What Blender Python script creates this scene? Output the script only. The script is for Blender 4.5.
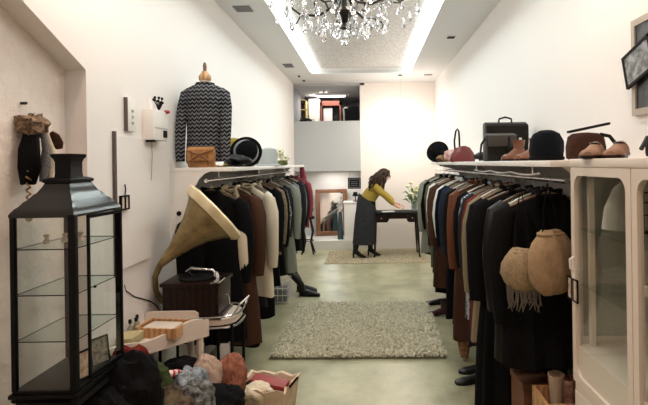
import bpy, bmesh, math, random
from mathutils import Vector, Matrix
R = math.radians
PI = math.pi
rnd = random.Random(7)
for o in list(bpy.data.objects): bpy.data.objects.remove(o)
sc = bpy.context.scene
C = sc.collection

# ------------------------------------------------------------------ camera
CAMH = 1.6
F = 500.0
cam_d = bpy.data.cameras.new('camera')
cam = bpy.data.objects.new('camera', cam_d); C.objects.link(cam)
cam_d.sensor_width = 36; cam_d.sensor_fit = 'HORIZONTAL'
cam_d.lens = F / 648 * 36
cam_d.shift_x = -44 / 648; cam_d.shift_y = -39.5 / 648
cam_d.clip_start = 0.05; cam_d.clip_end = 200
cam.matrix_world = Matrix.Translation((0, 0, CAMH)) @ Matrix.Rotation(R(90), 4, 'X') @ Matrix.Rotation(R(-0.8), 4, 'Z')
sc.camera = cam
sc.view_settings.view_transform = 'Standard'
sc.view_settings.look = 'None'
sc.view_settings.gamma = 1
sc.view_settings.use_curve_mapping = False
sc.view_settings.exposure = 0.3

# ------------------------------------------------------------------ world (added warm fill, entering where the room is left open behind the camera)
w = bpy.data.worlds.new('world'); sc.world = w; w.use_nodes = True
w.node_tree.nodes['Background'].inputs[0].default_value = (1.0, 0.72, 0.55, 1)
w.node_tree.nodes['Background'].inputs[1].default_value = 0.30

def lamp(name, kind, loc, energy, color, size=0.1, rot=(0, 0, 0), spot=None, sy=None):
    d = bpy.data.lights.new(name, kind); d.energy = energy; d.color = color
    if kind == 'AREA':
        d.size = size
        if sy: d.shape = 'RECTANGLE'; d.size_y = sy
    else: d.shadow_soft_size = size
    if spot: d.spot_size = R(spot); d.spot_blend = 0.6
    o = bpy.data.objects.new(name, d); C.objects.link(o); o.location = loc; o.rotation_euler = rot
    return o
WARM = (1.0, 0.66, 0.49); COOL = (0.88, 1.0, 0.99)
# added warm fill for the front of the shop: unseen spots without fittings
for x, y in ((-0.55, 0.6), (0.5, 0.6), (-1.14, 2.2), (0.98, 2.2)):
    lamp('fill_spot', 'SPOT', (x, y, 3.07), 34, WARM, 0.06, (0, 0, 0), 130)
for x, y in ((0.0, 7.2), (0.5, 8.75)):
    lamp('fill_spot', 'SPOT', (x, y, 3.07), 26, (1, 0.9, 0.8), 0.06, (0, 0, 0), 140)  # added fill for the far end, no fittings, kept clear of the side walls
# LED tubes of the ceiling cove light the room: lamps beside the strips
lamp('cove_lamp', 'AREA', (-0.86, 5.0, 3.135), 29, COOL, 0.1, (0, 0, 0), sy=6.2)
lamp('cove_lamp', 'AREA', (0.66, 5.0, 3.135), 29, COOL, 0.1, (0, 0, 0), sy=6.2)
# chandelier bulbs, wall lamp, back rooms
lamp('chandelier_bulbs', 'POINT', (-0.12, 3.0, 2.72), 14, (1, 0.86, 0.72), 0.2)
lamp('wall_lamp_light', 'POINT', (0.56, 8.45, 2.25), 26, (1, 0.89, 0.80), 0.35)
lamp('mezzanine_tube', 'AREA', (-0.8, 10.4, 2.98), 14, (1, 0.97, 0.92), 0.8, (0, 0, 0))
lamp('back_room_light', 'AREA', (-0.7, 9.75, 1.43), 5, (1, 0.97, 0.92), 0.5, (0, 0, 0))

# ------------------------------------------------------------------ materials
MATS = {}
def mat(name, col, rough=0.6, metal=0.0, bump=0.0, scale=30.0, var=0.0, col2=None, trans=0.0, sheen=0.0, emit=0.0, coat=0.0, pattern=None, spec=0.5):
    if name in MATS: return MATS[name]
    m = bpy.data.materials.new(name); m.use_nodes = True
    nt = m.node_tree; b = nt.nodes['Principled BSDF']
    b.inputs['Base Color'].default_value = (*col, 1)
    b.inputs['Roughness'].default_value = rough
    b.inputs['Metallic'].default_value = metal
    b.inputs['Specular IOR Level'].default_value = spec
    if trans: b.inputs['Transmission Weight'].default_value = trans; b.inputs['IOR'].default_value = 1.3
    if sheen: b.inputs['Sheen Weight'].default_value = sheen
    if coat: b.inputs['Coat Weight'].default_value = coat
    if emit:
        b.inputs['Emission Color'].default_value = (*col, 1); b.inputs['Emission Strength'].default_value = emit
    if bump or var or col2 or pattern:
        tc = nt.nodes.new('ShaderNodeTexCoord')
        if pattern == 'wave' or pattern == 'zigzag':
            tx = nt.nodes.new('ShaderNodeTexWave'); tx.inputs['Scale'].default_value = scale
            tx.inputs['Distortion'].default_value = 6 if pattern == 'zigzag' else 3
            tx.inputs['Detail'].default_value = 2; tx.inputs['Detail Scale'].default_value = 2.5
            tx.bands_direction = 'Z' if pattern == 'zigzag' else 'X'
        elif pattern == 'checks':
            tx = nt.nodes.new('ShaderNodeTexChecker'); tx.inputs['Scale'].default_value = scale
        elif pattern == 'voronoi':
            tx = nt.nodes.new('ShaderNodeTexVoronoi'); tx.inputs['Scale'].default_value = scale
        else:
            tx = nt.nodes.new('ShaderNodeTexNoise'); tx.inputs['Scale'].default_value = scale
            tx.inputs['Detail'].default_value = 6; tx.inputs['Roughness'].default_value = 0.65
        nt.links.new(tc.outputs['Object'], tx.inputs['Vector'])
        fac = tx.outputs['Distance'] if pattern == 'voronoi' else (tx.outputs['Fac'] if 'Fac' in tx.outputs else tx.outputs[0])
        if var or col2:
            rp = nt.nodes.new('ShaderNodeValToRGB')
            c2 = col2 if col2 else tuple(min(1, c * (1 + var)) for c in col)
            c1 = col if col2 else tuple(c * (1 - var) for c in col)
            rp.color_ramp.elements[0].position = 0.36; rp.color_ramp.elements[1].position = 0.64
            rp.color_ramp.elements[0].color = (*c1, 1); rp.color_ramp.elements[1].color = (*c2, 1)
            nt.links.new(fac, rp.inputs['Fac']); nt.links.new(rp.outputs['Color'], b.inputs['Base Color'])
        if bump:
            bp = nt.nodes.new('ShaderNodeBump'); bp.inputs['Strength'].default_value = bump; bp.inputs['Distance'].default_value = 0.01
            nt.links.new(fac, bp.inputs['Height']); nt.links.new(bp.outputs['Normal'], b.inputs['Normal'])
    MATS[name] = m
    return m
def glassmat(name, tint=(0.9, 0.97, 0.94), t=0.9, rough=0.03):
    """thin clear pane: mostly transparent, some mirror reflection"""
    m = bpy.data.materials.new(name); m.use_nodes = True; nt = m.node_tree
    nt.nodes.remove(nt.nodes['Principled BSDF'])
    out = nt.nodes['Material Output']
    mx = nt.nodes.new('ShaderNodeMixShader'); tr = nt.nodes.new('ShaderNodeBsdfTransparent'); gl = nt.nodes.new('ShaderNodeBsdfGlossy')
    tr.inputs[0].default_value = (*tint, 1); gl.inputs['Roughness'].default_value = rough
    lw = nt.nodes.new('ShaderNodeLayerWeight'); lw.inputs['Blend'].default_value = 0.25
    pw = nt.nodes.new('ShaderNodeMath'); pw.operation = 'POWER'; pw.inputs[1].default_value = 2.5
    ad = nt.nodes.new('ShaderNodeMath'); ad.operation = 'MULTIPLY_ADD'; ad.inputs[1].default_value = 0.45; ad.inputs[2].default_value = 1 - t
    nt.links.new(lw.outputs['Facing'], pw.inputs[0]); nt.links.new(pw.outputs[0], ad.inputs[0]); nt.links.new(ad.outputs[0], mx.inputs[0])
    nt.links.new(tr.outputs[0], mx.inputs[1]); nt.links.new(gl.outputs[0], mx.inputs[2]); nt.links.new(mx.outputs[0], out.inputs[0])
    MATS[name] = m
    return m

M_wall = mat('painted_wall', (0.80, 0.76, 0.73), 0.85, bump=0.12, scale=14)
M_plaster = mat('rough_plaster', (0.80, 0.71, 0.64), 0.9, bump=0.7, scale=22, var=0.04)
M_ceil = mat('ceiling_paint', (0.66, 0.66, 0.65), 0.85)
M_white = mat('white_paint', (0.80, 0.77, 0.73), 0.45)
M_offwhite = mat('cream_gloss_paint', (0.66, 0.58, 0.50), 0.35, bump=0.05, scale=20)
M_black = mat('black_metal', (0.003, 0.003, 0.0035), 0.38, 0.0, spec=.14)
M_blackm = mat('matte_black', (0.008, 0.008, 0.009), 0.7, spec=.2)
M_chrome = mat('chrome', (0.75, 0.75, 0.76), 0.18, 1.0)
M_glass = glassmat('clear_glass', (.97, .99, .98), t=0.96)
M_led = mat('led_diffuser', (0.95, 1.0, 0.98), 0.5, emit=3.0)
M_tube = mat('tube_light', (1.0, 0.98, 0.95), 0.5, emit=3.0)
M_wood = mat('brown_wood', (0.24, 0.10, 0.045), 0.4, bump=0.1, scale=8, var=0.35, pattern='wave')
M_dwood = mat('dark_wood', (0.012, 0.0045, 0.003), 0.35, bump=0.05, scale=8, var=0.4, spec=.25, pattern='wave')
M_lwood = mat('light_wood', (0.50, 0.28, 0.13), 0.5, bump=0.1, scale=9, var=0.2, pattern='wave')
M_skin = mat('skin', (0.62, 0.36, 0.26), 0.5)

# ------------------------------------------------------------------ helpers
class MB:
    def __init__(s): s.bm = bmesh.new()
    def box(s, c, d, rot=None, bev=0.0):
        m = Matrix.Translation(c)
        if rot is not None: m = m @ rot
        m = m @ Matrix.Diagonal((d[0], d[1], d[2], 1))
        r = bmesh.ops.create_cube(s.bm, size=1, matrix=m)
        if bev:
            es = set()
            for v in r['verts']:
                for e in v.link_edges: es.add(e)
            bmesh.ops.bevel(s.bm, geom=list(es), offset=bev, segments=2, affect='EDGES', profile=0.6)
        return s
    def b(s, x0, x1, y0, y1, z0, z1, bev=0.0):
        return s.box(((x0 + x1) / 2, (y0 + y1) / 2, (z0 + z1) / 2), (abs(x1 - x0), abs(y1 - y0), abs(z1 - z0)), None, bev)
    def tube(s, pts, rad, n=8, flat=1.0, cap=True):
        pts = [Vector(p) for p in pts]
        if not hasattr(rad, '__len__'): rad = [rad] * len(pts)
        rings = []; up = None
        for i, p in enumerate(pts):
            t = (pts[min(i + 1, len(pts) - 1)] - pts[max(i - 1, 0)])
            if t.length < 1e-9: t = Vector((0, 0, 1))
            t.normalize()
            if up is None:
                a = Vector((0, 1, 0)) if abs(t.y) < 0.9 else Vector((1, 0, 0))
                up = (a - t * a.dot(t)).normalized()
            else:
                up = (up - t * up.dot(t))
                up = up.normalized() if up.length > 1e-6 else Vector((0, 1, 0))
            sd = t.cross(up)
            rings.append([s.bm.verts.new(p + (sd * math.cos(2 * PI * k / n) + up * math.sin(2 * PI * k / n) * flat) * rad[i]) for k in range(n)])
        for a, b_ in zip(rings, rings[1:]):
            for k in range(n): s.bm.faces.new((a[k], a[(k + 1) % n], b_[(k + 1) % n], b_[k]))
        if cap: s.bm.faces.new(rings[0][::-1]); s.bm.faces.new(rings[-1])
        return s
    def lathe(s, prof, c=(0, 0, 0), n=24, rot=None, wob=None):
        """prof [(r,z)], about z through c"""
        rings = []; m = Matrix.Translation(c) @ (rot if rot is not None else Matrix.Identity(4))
        for i, (r, z) in enumerate(prof):
            ring = []
            for k in range(n):
                a = 2 * PI * k / n
                rr = max(r, 1e-4) * (1 + (wob(a, i / max(1, len(prof) - 1)) if wob else 0))
                ring.append(s.bm.verts.new(m @ Vector((rr * math.cos(a), rr * math.sin(a), z))))
            rings.append(ring)
        for a, b_ in zip(rings, rings[1:]):
            for k in range(n): s.bm.faces.new((a[k], a[(k + 1) % n], b_[(k + 1) % n], b_[k]))
        s.bm.faces.new(rings[0][::-1]); s.bm.faces.new(rings[-1])
        return s
    def loft(s, rings, close=True):
        vs = [[s.bm.verts.new(p) for p in r] for r in rings]
        n = len(vs[0])
        for a, b_ in zip(vs, vs[1:]):
            for k in range(n if close else n - 1): s.bm.faces.new((a[k], a[(k + 1) % n], b_[(k + 1) % n], b_[k]))
        if close: s.bm.faces.new(vs[0][::-1]); s.bm.faces.new(vs[-1])
        return s
    def prism(s, poly, a, b_, axis='y'):
        """polygon in the plane across axis, from a to b_"""
        def P(u, v, t): return (u, t, v) if axis == 'y' else ((t, u, v) if axis == 'x' else (u, v, t))
        A = [s.bm.verts.new(P(u, v, a)) for u, v in poly]; B = [s.bm.verts.new(P(u, v, b_)) for u, v in poly]
        n = len(A)
        for k in range(n): s.bm.faces.new((A[k], A[(k + 1) % n], B[(k + 1) % n], B[k]))
        s.bm.faces.new(A[::-1]); s.bm.faces.new(B)
        return s
    def sphere(s, c, r, sc=(1, 1, 1), u=14, v=9, rot=None):
        m = Matrix.Translation(c)
        if rot is not None: m = m @ rot
        m = m @ Matrix.Diagonal((r * sc[0], r * sc[1], r * sc[2], 1))
        bmesh.ops.create_uvsphere(s.bm, u_segments=u, v_segments=v, radius=1, matrix=m)
        return s
    def noise(s, amp, freq=9.0, seed=0):
        from mathutils import noise as nz
        for v in s.bm.verts:
            q = v.co * freq + Vector((seed * 3.1, seed * 1.7, seed))
            v.co += Vector((nz.noise(q), nz.noise(q + Vector((9, 0, 0))), nz.noise(q + Vector((0, 9, 0))))) * amp
        return s
    def build(s, name, m, parent=None, smooth=True, sub=0, loc=None):
        bmesh.ops.recalc_face_normals(s.bm, faces=s.bm.faces)
        me = bpy.data.meshes.new(name); s.bm.to_mesh(me); s.bm.free()
        me.materials.append(m)
        if smooth:
            for p in me.polygons: p.use_smooth = True
            try: me.set_sharp_from_angle(angle=R(38))
            except Exception: pass
        o = bpy.data.objects.new(name, me); C.objects.link(o)
        if parent is not None: o.parent = parent
        if loc: o.location = loc
        if sub:
            md = o.modifiers.new('sub', 'SUBSURF'); md.levels = sub; md.render_levels = sub
        return o

def thing(name, label, cat, loc=(0, 0, 0), rz=0.0, group=None):
    o = bpy.data.objects.new(name, None); C.objects.link(o); o.empty_display_size = 0.05
    o.location = loc; o.rotation_euler = (0, 0, rz); o['label'] = label; o['category'] = cat
    if group: o['group'] = group
    return o
def tag(o, label, cat, group=None, kind=None):
    o['label'] = label; o['category'] = cat
    if group: o['group'] = group
    if kind: o['kind'] = kind
    return o
def struct(name, mb, m, parent=None, smooth=False):
    o = mb.build(name, m, parent, smooth)
    if parent is None: o['kind'] = 'structure'
    return o
def lab(o, l): o['label'] = l; return o
def W(px, py, Y):
    """world point seen at a pixel at depth Y (roll taken out)"""
    u = px - 368; v = py - 163
    return Vector(((u - .014 * v) * Y / F, Y, CAMH - (v + .014 * u) * Y / F))

# ------------------------------------------------------------------ setting
XL, XR, YB, HC = -1.37, 1.25, 9.3, 3.09
# floor: worn greenish concrete
mf = bpy.data.materials.new('polished_concrete'); mf.use_nodes = True
nt = mf.node_tree; b = nt.nodes['Principled BSDF']
tc = nt.nodes.new('ShaderNodeTexCoord'); mp = nt.nodes.new('ShaderNodeMapping'); mp.inputs['Scale'].default_value = (1.2, 1.0, 1)
n1 = nt.nodes.new('ShaderNodeTexNoise'); n1.inputs['Scale'].default_value = 1.9; n1.inputs['Detail'].default_value = 9; n1.inputs['Roughness'].default_value = 0.62
rp = nt.nodes.new('ShaderNodeValToRGB'); e = rp.color_ramp.elements
e[0].position = 0.30; e[0].color = (0.215, 0.205, 0.125, 1); e[1].position = 0.72; e[1].color = (0.50, 0.47, 0.31, 1)
el = rp.color_ramp.elements.new(0.5); el.color = (0.36, 0.345, 0.215, 1)
nt.links.new(tc.outputs['Object'], mp.inputs[0]); nt.links.new(mp.outputs[0], n1.inputs['Vector'])
nt.links.new(n1.outputs['Fac'], rp.inputs['Fac']); nt.links.new(rp.outputs['Color'], b.inputs['Base Color'])
b.inputs['Roughness'].default_value = 0.34
struct('floor', MB().b(XL - .2, XR + .1, -1.5, YB, -.1, 0), mf)
struct('floor_back', MB().b(XL, -.05, YB + .0, 10.25, -.1, .162), mat('pale_tile', (.66, .64, .58), .4))
# left wall with its slanted niche
wl = MB().prism([(2.44, -.0), (YB, -.0), (YB, 3.3), (-1.5, 3.3), (-1.5, 0), (.3, 0), (.3, 3.01), (2.44, 2.073)], XL, XL - .105, 'x')
struct('wall_left', wl, M_wall)
struct('wall_niche', MB().b(XL - .16, XL - .105, -1.5, 3.0, 0, 3.3), M_plaster)
struct('wall_right', MB().b(XR, XR + .1, -1.5, YB, 0, 3.3), M_wall)
M_peach = mat('peach_wall', (0.82, 0.755, 0.70), 0.85)
struct('wall_back', MB().b(-.135, XR + .1, YB, YB + .15, 0, 3.3), M_peach)
M_grey = mat('grey_parapet_paint', (0.47, 0.475, 0.47), 0.8)
struct('wall_parapet', MB().b(XL, -.135, YB, YB + .08, 1.46, 2.39), M_grey)
struct('floor_mezzanine', MB().b(XL, -.135, YB + .08, 11.9, 1.46, 1.52), M_ceil)
struct('wall_mezzanine', MB().b(XL, .1, 11.9, 12.0, 1.3, 3.3), mat('grey_back_wall', (.33, .33, .34), .8))
struct('wall_mezzanine_right', MB().b(-.135, -.03, YB + .15, 11.9, 1.3, 3.3), mat('grey_back_wall', (.33, .33, .34), .8))
struct('wall_mezzanine_left', MB().b(XL - .1, XL, YB, 11.95, 0, 3.3), mat('grey_back_wall', (.33, .33, .34), .8))
struct('ceiling_mezzanine', MB().b(XL, -.05, YB, 11.95, 3.05, 3.15), mat('grey_mezz_ceiling', (.45, .45, .45), .8))
struct('wall_back_room', MB().b(XL, -.05, 10.2, 10.3, .1, 1.46), M_white)
struct('wall_back_room_right', MB().b(-.135, -.03, YB + .15, 10.25, 0, 1.46), M_white)
# ceiling border with a rectangular cove
CX0, CX1, CY1 = -.915, .72, 8.28
cb = MB()
cb.b(XL, CX0, -1.5, YB, HC, HC + .05); cb.b(CX1, XR, -1.5, YB, HC, HC + .05)
cb.b(CX0, CX1, CY1, YB, HC, HC + .05); cb.b(CX0, CX1, -1.5, -.3, HC, HC + .05)
struct('ceiling', cb, M_ceil)
# recess walls and textured recess ceiling
rc = MB(); 
rc.b(CX0 - .02, CX0, -.3, CY1, HC + .05, HC + .12); rc.b(CX1, CX1 + .02, -.3, CY1, HC + .05, HC + .12)
rc.b(CX0, CX1, CY1, CY1 + .02, HC + .05, HC + .12)
struct('trim_1', rc, M_white)
M_tex = mat('glitter_ceiling', (.40, .385, .37), .45, bump=.9, scale=34, col2=(.72, .70, .68))
struct('ceiling_recess', MB().b(XL, XR, -.6, CY1 + .1, HC + .095, HC + .12), M_tex)
# LED cove strips
for i, (x0, x1) in enumerate(((CX0 + .0, CX0 + .12), (CX1 - .12, CX1))):
    tag(MB().b(x0, x1, -.25, CY1 - .03, HC + .052, HC + .090).build('cove_light', M_led, None, False),
        ['long white LED strip along the left edge of the ceiling recess', 'long white LED strip along the right edge of the ceiling recess'][i], 'ceiling light')
# ceiling grilles
M_gr = mat('grey_grille', (.16, .16, .17), .5, .3)
def grille(px, py, wx, wy, label, dark=False):
    v = py - 163; u = px - 368
    Y = (HC - CAMH) * F / -(v + .014 * u); X = (u - .014 * v) * Y / F
    t = thing('ceiling_grille', label, 'ceiling vent', (X, Y, HC))
    f = MB(); h = .008
    f.b(-wx/2, wx/2, -wy/2, -wy/2 + .012, -h, 0); f.b(-wx/2, wx/2, wy/2 - .012, wy/2, -h, 0)
    f.b(-wx/2, -wx/2 + .012, -wy/2 + .012, wy/2 - .012, -h, 0); f.b(wx/2 - .012, wx/2, -wy/2 + .012, wy/2 - .012, -h, 0)
    f.build('frame', M_gr if not dark else M_white, t, False)
    sl = MB(); n = 6
    for k in range(n):
        yy = -wy/2 + .012 + (k + .5) * (wy - .024) / n
        sl.b(-wx/2 + .012, wx/2 - .012, yy - wy / n * .28, yy + wy / n * .28, -.006, -.001)
    sl.build('louvre', M_blackm if dark else M_gr, t, False)
grille(243, 8.5, .16, .17, 'large grey square ceiling grille at the upper left, nearest the camera')
grille(288.5, 65.5, .14, .26, 'grey ceiling grille above the far end of the left wall')
grille(299, 76, .07, .2, 'small dark ceiling slot nearer of two above the mezzanine opening', True)
grille(304, 80.5, .08, .2, 'small dark ceiling slot right at the edge of the mezzanine opening', True)
grille(451, 37, .12, .15, 'dark ceiling grille in the right ceiling border, nearest the camera', True)
grille(428, 74.5, .16, .12, 'dark flat ceiling grille above the far right corner', True)
# ------------------------------------------------------------------ fabrics
def fab(name, col, **k):
    k.setdefault('bump', .35); k.setdefault('scale', 120)
    return mat(name, col, k.pop('rough', .95), sheen=k.pop('sheen', 0), spec=.12, **k)
F_ = {
 'black': fab('black_wool', (.0045, .0045, .005)), 'charcoal': fab('charcoal_wool', (.018, .0185, .021), var=.4),
 'grey': fab('grey_tweed', (.12, .12, .125), col2=(.28, .28, .28), scale=160), 'cream': fab('cream_wool', (.66, .58, .44)),
 'tan': fab('tan_cloth', (.34, .23, .13)), 'brown': fab('brown_suede', (.065, .030, .018), var=.25), 'rust': fab('rust_leather', (.13, .045, .022), rough=.5),
 'red': fab('dark_red_wool', (.13, .018, .014)), 'white': fab('white_cotton', (.72, .71, .68)), 'navy': fab('navy_cloth', (.016, .022, .05)),
 'olive': fab('olive_cloth', (.10, .095, .055)), 'pink': fab('rose_cloth', (.30, .06, .08), var=.2), 'sage': fab('sage_grey_cloth', (.26, .26, .21)),
 'leather': mat('black_leather', (.004, .004, .004), .42, bump=.3, scale=60, spec=.25), 'denim': fab('blue_denim', (.07, .10, .15), var=.3),
 'khaki': fab('khaki_cloth', (.22, .18, .115)), 'fur': fab('fur_brown', (.10, .06, .035), col2=(.33, .24, .16), scale=70, bump=1.0),
 'pattern': fab('patterned_cloth', (.02, .02, .025), col2=(.5, .47, .42), scale=45, pattern='voronoi'),
 'stripe': fab('striped_cloth', (.05, .06, .08), col2=(.32, .34, .36), scale=16, pattern='wave', bump=.1),
}
GC = [0]
def garment(kind, fabk, loc, rz, label, group, lining=None, width=.2, length=None, name=None, droop=.0):
    """a piece of clothing on a hanger; local x along the shoulders, z=0 on the rail"""
    GC[0] += 1; sd = GC[0]
    rr = random.Random(sd * 13 + 5)
    nm = {'coat': 'hanging_coat', 'jacket': 'hanging_jacket', 'shirt': 'hanging_blouse', 'dress': 'hanging_dress', 'vest': 'hanging_vest'}[kind]
    cat = {'coat': 'coat', 'jacket': 'jacket', 'shirt': 'blouse', 'dress': 'dress', 'vest': 'vest'}[kind]
    t = thing(nm, label, cat, loc, rz, group)
    L = length or {'coat': 1.05, 'jacket': .68, 'shirt': .66, 'dress': 1.0, 'vest': .6}[kind]
    th = {'coat': .046, 'jacket': .044, 'shirt': .03, 'dress': .036, 'vest': .04}[kind]
    m = F_[fabk]
    n = 30; rows = []
    ph = rr.random() * 6; ph2 = rr.random() * 6; k1 = rr.choice((3, 4, 5)); flare = {'coat': 1.2, 'jacket': 1.06, 'shirt': 1.0, 'dress': 1.25, 'vest': 1.0}[kind]
    prof = [(.0, .045, .5), (.02, .075, .65), (.045, .13, .75), (.07, .18, .85), (.10, .2, 1), (.16, .2, 1.05)]
    zs = [(z, hw * width / .2, q) for z, hw, q in prof]
    K = 11
    for i in range(1, K + 1):
        f = i / K; z = .16 + (L - .16) * f
        waist = 1 - .10 * math.exp(-((f - .35) / .22) ** 2)
        zs.append((z, width * (1 + (flare - 1) * f) * waist, 1.05 + .25 * f))
    for z, hw, q in zs:
        f = z / L; ring = []
        for k in range(n):
            a = 2 * PI * k / n; c, s_ = math.cos(a), math.sin(a)
            x = hw * (abs(c) ** .8) * (1 if c > 0 else -1)
            y = th * q * (abs(s_) ** .75) * (1 if s_ > 0 else -1)
            fold = (math.sin(x * 42 + ph + f * 2) * .55 + math.sin(x * 75 * .7 + ph2) * .45) * .020 * f
            y += fold + math.sin(f * 3 + ph) * .012
            zz = -.075 - z + (math.sin(a * k1 + ph) * .008 * f)
            ring.append(Vector((x + math.sin(f * 4 + ph2) * .008, y, zz)))
        rows.append(ring)
    body = MB().loft(rows).build('body', m, t)
    if kind in ('coat', 'jacket', 'shirt'):
        sl = {'coat': .60, 'jacket': .56, 'shirt': .5}[kind]; r0 = {'coat': .062, 'jacket': .055, 'shirt': .042}[kind]
        for sg in (-1, 1):
            fwd = (rr.random() - .5) * .05
            p = [(sg * (width - .03), 0, -.15), (sg * (width + .012), .0, -.19), (sg * (width + .035), fwd * .4, -.30), (sg * (width + .045), fwd, -.42), (sg * (width + .035), fwd + .012, -.15 - sl * .8), (sg * (width + .02), fwd + .02, -.15 - sl)]
            MB().tube(p, [r0 * .6, r0 * .95, r0, r0 * .92, r0 * .85, r0 * .8], 12, .8).noise(.007, 18, sd + sg).build('sleeve', m, t)
    # collar / neckline
    cl = F_[lining] if lining else m
    col = MB()
    pts = [(math.sin(a) * .062, -math.cos(a) * (th * .6 + .012), -.07 - .02 * (math.cos(a) > .5) + .012 * math.sin(a) ** 2) for a in [2 * PI * k / 16 for k in range(17)]]
    col.tube(pts, .013, 8, 1.0, False)
    if kind in ('coat', 'jacket'):
        for sg in (-1, 1):   # lapels lying on the front
            q = [(sg * .055, -th * .75 - .008, -.08), (sg * .085, -th * .9 - .014, -.16), (sg * .06, -th * 1.05 - .018, -.24), (sg * .012, -th * 1.1 - .018, -.36)]
            col.tube(q, [.018, .03, .024, .004], 8, .3)
    co = col.build('collar', cl, t)
    if lining: lab(co, f'{lining} collar and lapels')
    if kind in ('coat', 'jacket'):
        MB().tube([(.006, -th * 1.12 - .012, -.34), (.006, -th * 1.2 - .014, -.08 - L * .7), (.006, -th * 1.3 - .012, -.07 - L)], .008, 6, .5).build('front_placket', cl, t)
    h = MB().tube([(-.19 * width / .2, 0, -.142), (-.1, 0, -.095), (0, 0, -.068), (.1, 0, -.095), (.19 * width / .2, 0, -.142)], .008, 8).build('hanger', mat('hanger_wood', (.16, .10, .06), .5) if GC[0] % 4 else mat('pale_hanger', (.55, .5, .42), .5), t)
    hk = [(0, 0, -.06), (0, 0, -.03), (.012, 0, -.018), (.02, 0, .0), (.012, 0, .016), (0, 0, .021), (-.013, 0, .014), (-.018, 0, .0)]
    MB().tube(hk, .0022, 6).build('hook', M_chrome, h)
    return t

# ------------------------------------------------------------------ left rack: shelf, rail, bracket
SZ = 1.585
LX = -1.14; LY0, LY1 = 3.45, 7.3
t = thing('wall_shelf', 'white wall shelf over the left clothes rail with scrolled end bracket', 'shelf', (XL, 3.45, SZ))
MB().b(0, .44, 0, 3.85, -.03, 0, .004).build('board', M_white, t)
brk = [(0, -.03), (.27, -.03), (.24, -.045), (.205, -.075), (.175, -.13), (.16, -.19), (.15, -.235), (.12, -.275), (.105, -.32), (.075, -.365), (.045, -.39), (.03, -.43), (.012, -.48), (0, -.5)]
for yy in (0, 1.9, 3.8):
    k = MB().prism(brk, yy, yy + .022, 'y').build('bracket', M_white, t, False)
    if yy == 0:
        bh = MB(); bh.lathe([(.0165, 0), (.0165, .004)], (.062, -.001, -.315), 18, Matrix.Rotation(R(90), 4, 'X')); lab(bh.build('bracket_hole', M_blackm, k), 'dark round hole in the bracket')
MB().b(0, .02, -.002, .30, 0.0, .055).build('upstand', M_white, t)
def rail(x, y0, y1, z, label):
    t = thing('clothes_rail', label, 'clothes rail', (x, y0, z))
    MB().tube([(0, 0, 0), (0, y1 - y0, 0)], .014, 12).build('tube', M_chrome, t)
    return t
RZ = 1.49
rl = rail(LX, LY0 + .06, LY1 - .03, RZ, 'long chrome clothes rail under the left wall shelf')
for yy in (0.3, 1.7, 3.3):
    MB().tube([(0, yy, .012), (0, yy, SZ - .03 - RZ)], .007, 8).build('hanger_rod', M_chrome, rl)

left = [  # (Y, kind, fabric, lining, length, rz, label)
 (4.42,'coat','black',None,1.0,8,'long black coat hanging at the camera end of left rail behind gramophone horn'),
 (4.55,'jacket','cream',None,.66,-14,'cream jacket at the camera end of the left rail, beside the horn'),
 (4.69,'coat','brown','cream',1.12,-10,'long brown coat with cream collar behind the cream jacket, left rail'),
 (4.83,'coat','black',None,1.2,-6,'floor-length black coat on left rail between brown and pale coats'),
 (4.97,'coat','cream',None,.86,-16,'pale cream coat hanging mid left rail, the brightest garment there'),
 (5.10,'coat','charcoal',None,1.0,-4,'charcoal coat directly behind the pale cream coat, left rail'),
 (5.23,'dress','black',None,1.15,6,'long black dress behind the charcoal coat on left rail'),
 (5.36,'shirt','white','black',.6,-12,'white blouse between black garments on the left rail'),
 (5.48,'coat','black','cream',.95,-8,'black coat with a cream collar in the middle of left rail'),
 (5.60,'jacket','fur',None,.7,4,'brown fur jacket in the middle of the left rail'),
 (5.73,'coat','black',None,.92,-5,'black mid-length coat just past the fur jacket, left rail'),
 (5.86,'shirt','pattern',None,.62,-9,'black and white patterned blouse on the left rail'),
 (5.98,'jacket','charcoal',None,.7,4,'charcoal jacket behind the patterned blouse on left rail'),
 (6.10,'coat','sage',None,.98,-18,'sage grey long coat with flared hem toward far end of left rail'),
 (6.24,'jacket','tan',None,.66,3,'tan jacket behind the sage coat on the left rail'),
 (6.36,'jacket','denim',None,.66,-7,'blue-grey denim jacket near the far end of left rail'),
 (6.48,'dress','black',None,.85,5,'short black dress beside the denim jacket, left rail'),
 (6.61,'coat','grey',None,.9,-12,'grey tweed coat near the far end of left rail'),
 (6.74,'coat','charcoal',None,.9,0,'charcoal coat just past the grey tweed coat, left rail'),
 (6.87,'jacket','grey',None,.75,-6,'grey tweed jacket third from the far end of left rail'),
 (7.00,'coat','black',None,.95,-9,'black coat next to the rose garment at far end of left rail'),
 (7.14,'shirt','pink',None,.68,-10,'rose red blouse hanging last at the far end of left rail'),
]
left = [(3.62 + (i * .172),) + r[1:] for i, r in enumerate(left)]
for (Y, k, f, ln, L, rz, lb) in left:
    dx = {'cream jacket at': .06, 'pale cream coa': .12, 'sage grey long': .08, 'long brown coa': .05, 'rose red blous': .06}.get(lb[:14], 0)
    garment(k, f, (LX + dx + rnd.uniform(-.01, .02), Y, RZ), R(rz * 1.5 + rnd.uniform(-7, 7)), lb, 'clothes on the left rail', ln, .2, L * 1.08)

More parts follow.
